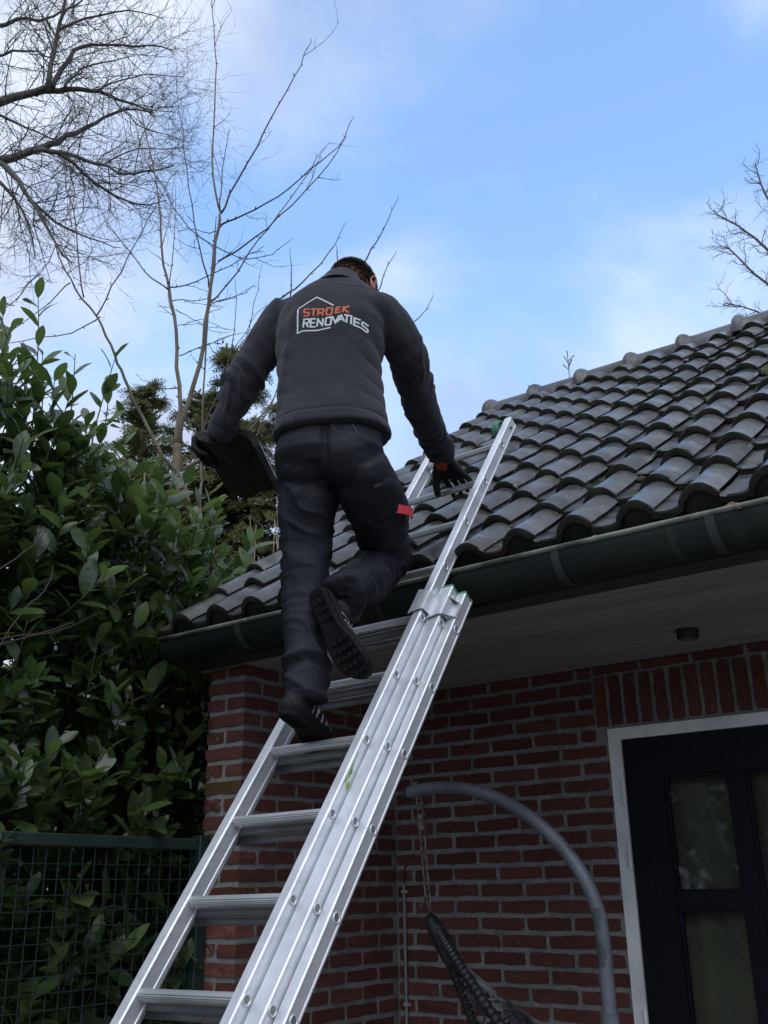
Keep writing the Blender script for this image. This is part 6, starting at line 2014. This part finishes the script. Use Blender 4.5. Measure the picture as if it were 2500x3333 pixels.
# ---- trainers
def shoe(M, flip):
    """shoe in its own space: heel at y 0, toe at y 0.295, sole down"""
    L_ = 0.295
    def half_w(t):
        base = 0.0305 + 0.0150 * sstep(np.array(t), 0.25, 0.72) - 0.004 * math.exp(-((t - 0.42) / 0.12) ** 2)
        end = math.sqrt(max(0.0, 1 - max(0, (t - 0.80) / 0.205) ** 2)) * math.sqrt(max(0.0, 1 - max(0, (0.10 - t) / 0.108) ** 2))
        return float(base) * end
    cx = lambda t: flip * 0.010 * math.sin(math.pi * t) - flip * 0.006 * t * t
    spring = lambda t: 0.020 * max(0, (t - 0.72) / 0.28) ** 2 + 0.004 * max(0, (0.12 - t) / 0.12)
    nt = 26; na = 18
    def outline(t, z, grow):
        w = half_w(t) + grow
        return w
    # outsole and midsole: closed outline lofted upwards
    def sole_ring(z, grow):
        pts = []
        for s in (1, -1):
            rng_ = range(nt + 1) if s > 0 else range(nt, -1, -1)
            for i in rng_:
                t = 0.5 - 0.5 * math.cos(math.pi * i / nt)
                w = half_w(t)
                if w < 1e-4 and s < 0: continue
                pts.append(Vector((cx(t) + s * (w + grow * (1 if w > 1e-4 else 0)), L_ * t + (grow if i == nt else -grow if i == 0 else 0), z + spring(t))))
        return pts
    so = MB()
    so.rings([sole_ring(0.0, -0.005), sole_ring(0.003, -0.001), sole_ring(0.010, 0.0005), sole_ring(0.013, -0.0012), sole_ring(0.020, 0.0012), sole_ring(0.028, 0.0005), sole_ring(0.032, -0.003)])
    so.v = [tuple(M @ Vector(p)) for p in so.v]
    M_sole = mat('black_rubber_sole', (0.0045, 0.0048, 0.0055), 0.75, 0, 0.2, bump=[(60, 3, 0.5, 0.004)])
    M_up = mat('black_trainer_mesh', (0.008, 0.0082, 0.009), 0.7, 0, 0.3, var=[(12, 4, (0.015, 0.015, 0.016), 0.5, 0.7)], bump=[(200, 2, 0.3, 0.002)])
    def top_h(t):
        if t < 0.36:
            return 0.070 + 0.030 * sstep(np.array(t), 0.02, 0.16).item()
        u = (t - 0.36) / 0.64
        return 0.036 + 0.066 * (1 - u) ** 1.35 * (1 - 0.0 * u)
    def up_pt(t, a, lift=0.0):
        """a from 0 (right side of the sole) over the top to pi (left side)"""
        w = half_w(t) + 0.0035 * math.sin(a) + 0.0005 + lift
        h = top_h(t) + lift
        c, s = math.cos(a), math.sin(a)
        ex = 2.0 if t > 0.4 else 2.6
        x = math.copysign(abs(c) ** (2 / ex), c) * w * (1 - 0.22 * s * (t < 0.45)) 
        z = 0.026 + abs(s) ** (2 / ex) * (h - 0.026)
        return Vector((cx(t) + x, L_ * t + (0.008 * s * (1 - t) if t < 0.2 else 0), z + spring(t)))
    up = MB()
    rs = []
    for i in range(nt + 1):
        t = 0.012 + 0.976 * (0.5 - 0.5 * math.cos(math.pi * i / nt))
        rs.append([M @ up_pt(t, math.pi * j / na) for j in range(na + 1)] + [M @ Vector((cx(t), L_ * t, 0.022 + spring(t)))])
    up.rings(rs)
    sh = up.build('shoe', M_up, person, smooth=True)
    so.build('sole', M_sole, sh, smooth_angle=35)
    tb2 = MB()
    for iy in range(11):
        t = 0.06 + 0.088 * iy
        if 0.40 < t < 0.50: continue
        w = half_w(t) - 0.006
        for ix in range(4):
            x = cx(t) + (-w + (2 * w) * (ix + 0.5) / 4)
            tb2.obox(M @ Matrix.Translation((x, L_ * t, 0.0005 + spring(t))) @ Matrix.Rotation(0.5 if ix % 2 else -0.5, 4, 'Z'), w * 0.36, 0.012, 0.0035)
    tag(tb2.build('tread', M_sole, sh), kind='stuff')
    M_str = mat('silver_grey_stripe', (0.36, 0.36, 0.35), 0.5, var=[(60, 3, (0.20, 0.20, 0.20), 0.5, 0.7)])
    def stripe(t0, a0, t1, a1, w0, w1):
        for mir in (0, 1):
            mb = MB()
            n_ = 10
            for k in range(n_ + 1):
                u = k / n_
                t = t0 + (t1 - t0) * u; a = a0 + (a1 - a0) * u; w = w0 + (w1 - w0) * u
                for s in (-1, 1):
                    aa = a if not mir else math.pi - a
                    mb.v.append(tuple(M @ up_pt(t + s * w, aa, 0.0032)))
            mb.f = [(2 * k, 2 * k + 1, 2 * k + 3, 2 * k + 2) for k in range(n_)]
            mb.build('stripe', M_str, sh, smooth=True)
    stripe(0.13, 0.72, 0.40, 0.80, 0.014, 0.018)
    stripe(0.31, 0.14, 0.42, 0.95, 0.013, 0.016)
    stripe(0.40, 0.14, 0.50, 1.00, 0.013, 0.014)
    stripe(0.49, 0.14, 0.57, 1.05, 0.012, 0.012)
    stripe(0.58, 0.14, 0.64, 1.00, 0.010, 0.010)
    # heel counter ribs and ankle sock
    hb = MB()
    for kz in range(5):
        hb.tube([M @ (up_pt(0.02 + 0.20 * abs(math.sin(b_)) ** 1.0, 0.22 + 0.16 * kz if math.cos(b_) >= 0 else math.pi - (0.22 + 0.16 * kz), 0.0008)) for b_ in [math.pi * (0.5 - q / 16) + (math.pi / 2 if False else 0) for q in range(17)]], 0.0019, 5)
    return sh


def frame_from(heel, fwd, up):
    y = Vector(fwd).normalized(); z = Vector(up); z = (z - y * z.dot(y)).normalized(); x = y.cross(z)
    return Matrix(((x.x, y.x, z.x, heel[0]), (x.y, y.y, z.y, heel[1]), (x.z, y.z, z.z, heel[2]), (0, 0, 0, 1)))


SL_M = frame_from((-1.846, 1.985, 1.984), (-0.075, 0.20, -0.038), (0.12, 0.0, 1))
shoe(SL_M, 1)
nview = Vector((0.20, -0.98, -0.22))
SR_M = frame_from((-1.812, 2.058, 2.352), (0.112, 0.055, -0.248), -nview)
shoe(SR_M, -1)
# socks between hem and shoe
M_sock = mat('dark_sock', (0.014, 0.016, 0.018), 0.9, bump=[(200, 2, 0.4, 0.002)])
for M_, top_ in ((SL_M, Vector((-1.855, 2.083, 2.06))), (SR_M, Vector((-1.790, 2.215, 2.380)))):
    b_ = MB(); b_.tube([M_ @ Vector((0, 0.075, 0.06)), M_ @ Vector((0, 0.07, 0.10)), M_ @ Vector((0, 0.07, 0.125)), top_], [0.034, 0.043, 0.047, 0.048], 16)
    b_.build('sock', M_sock, person, smooth=True)
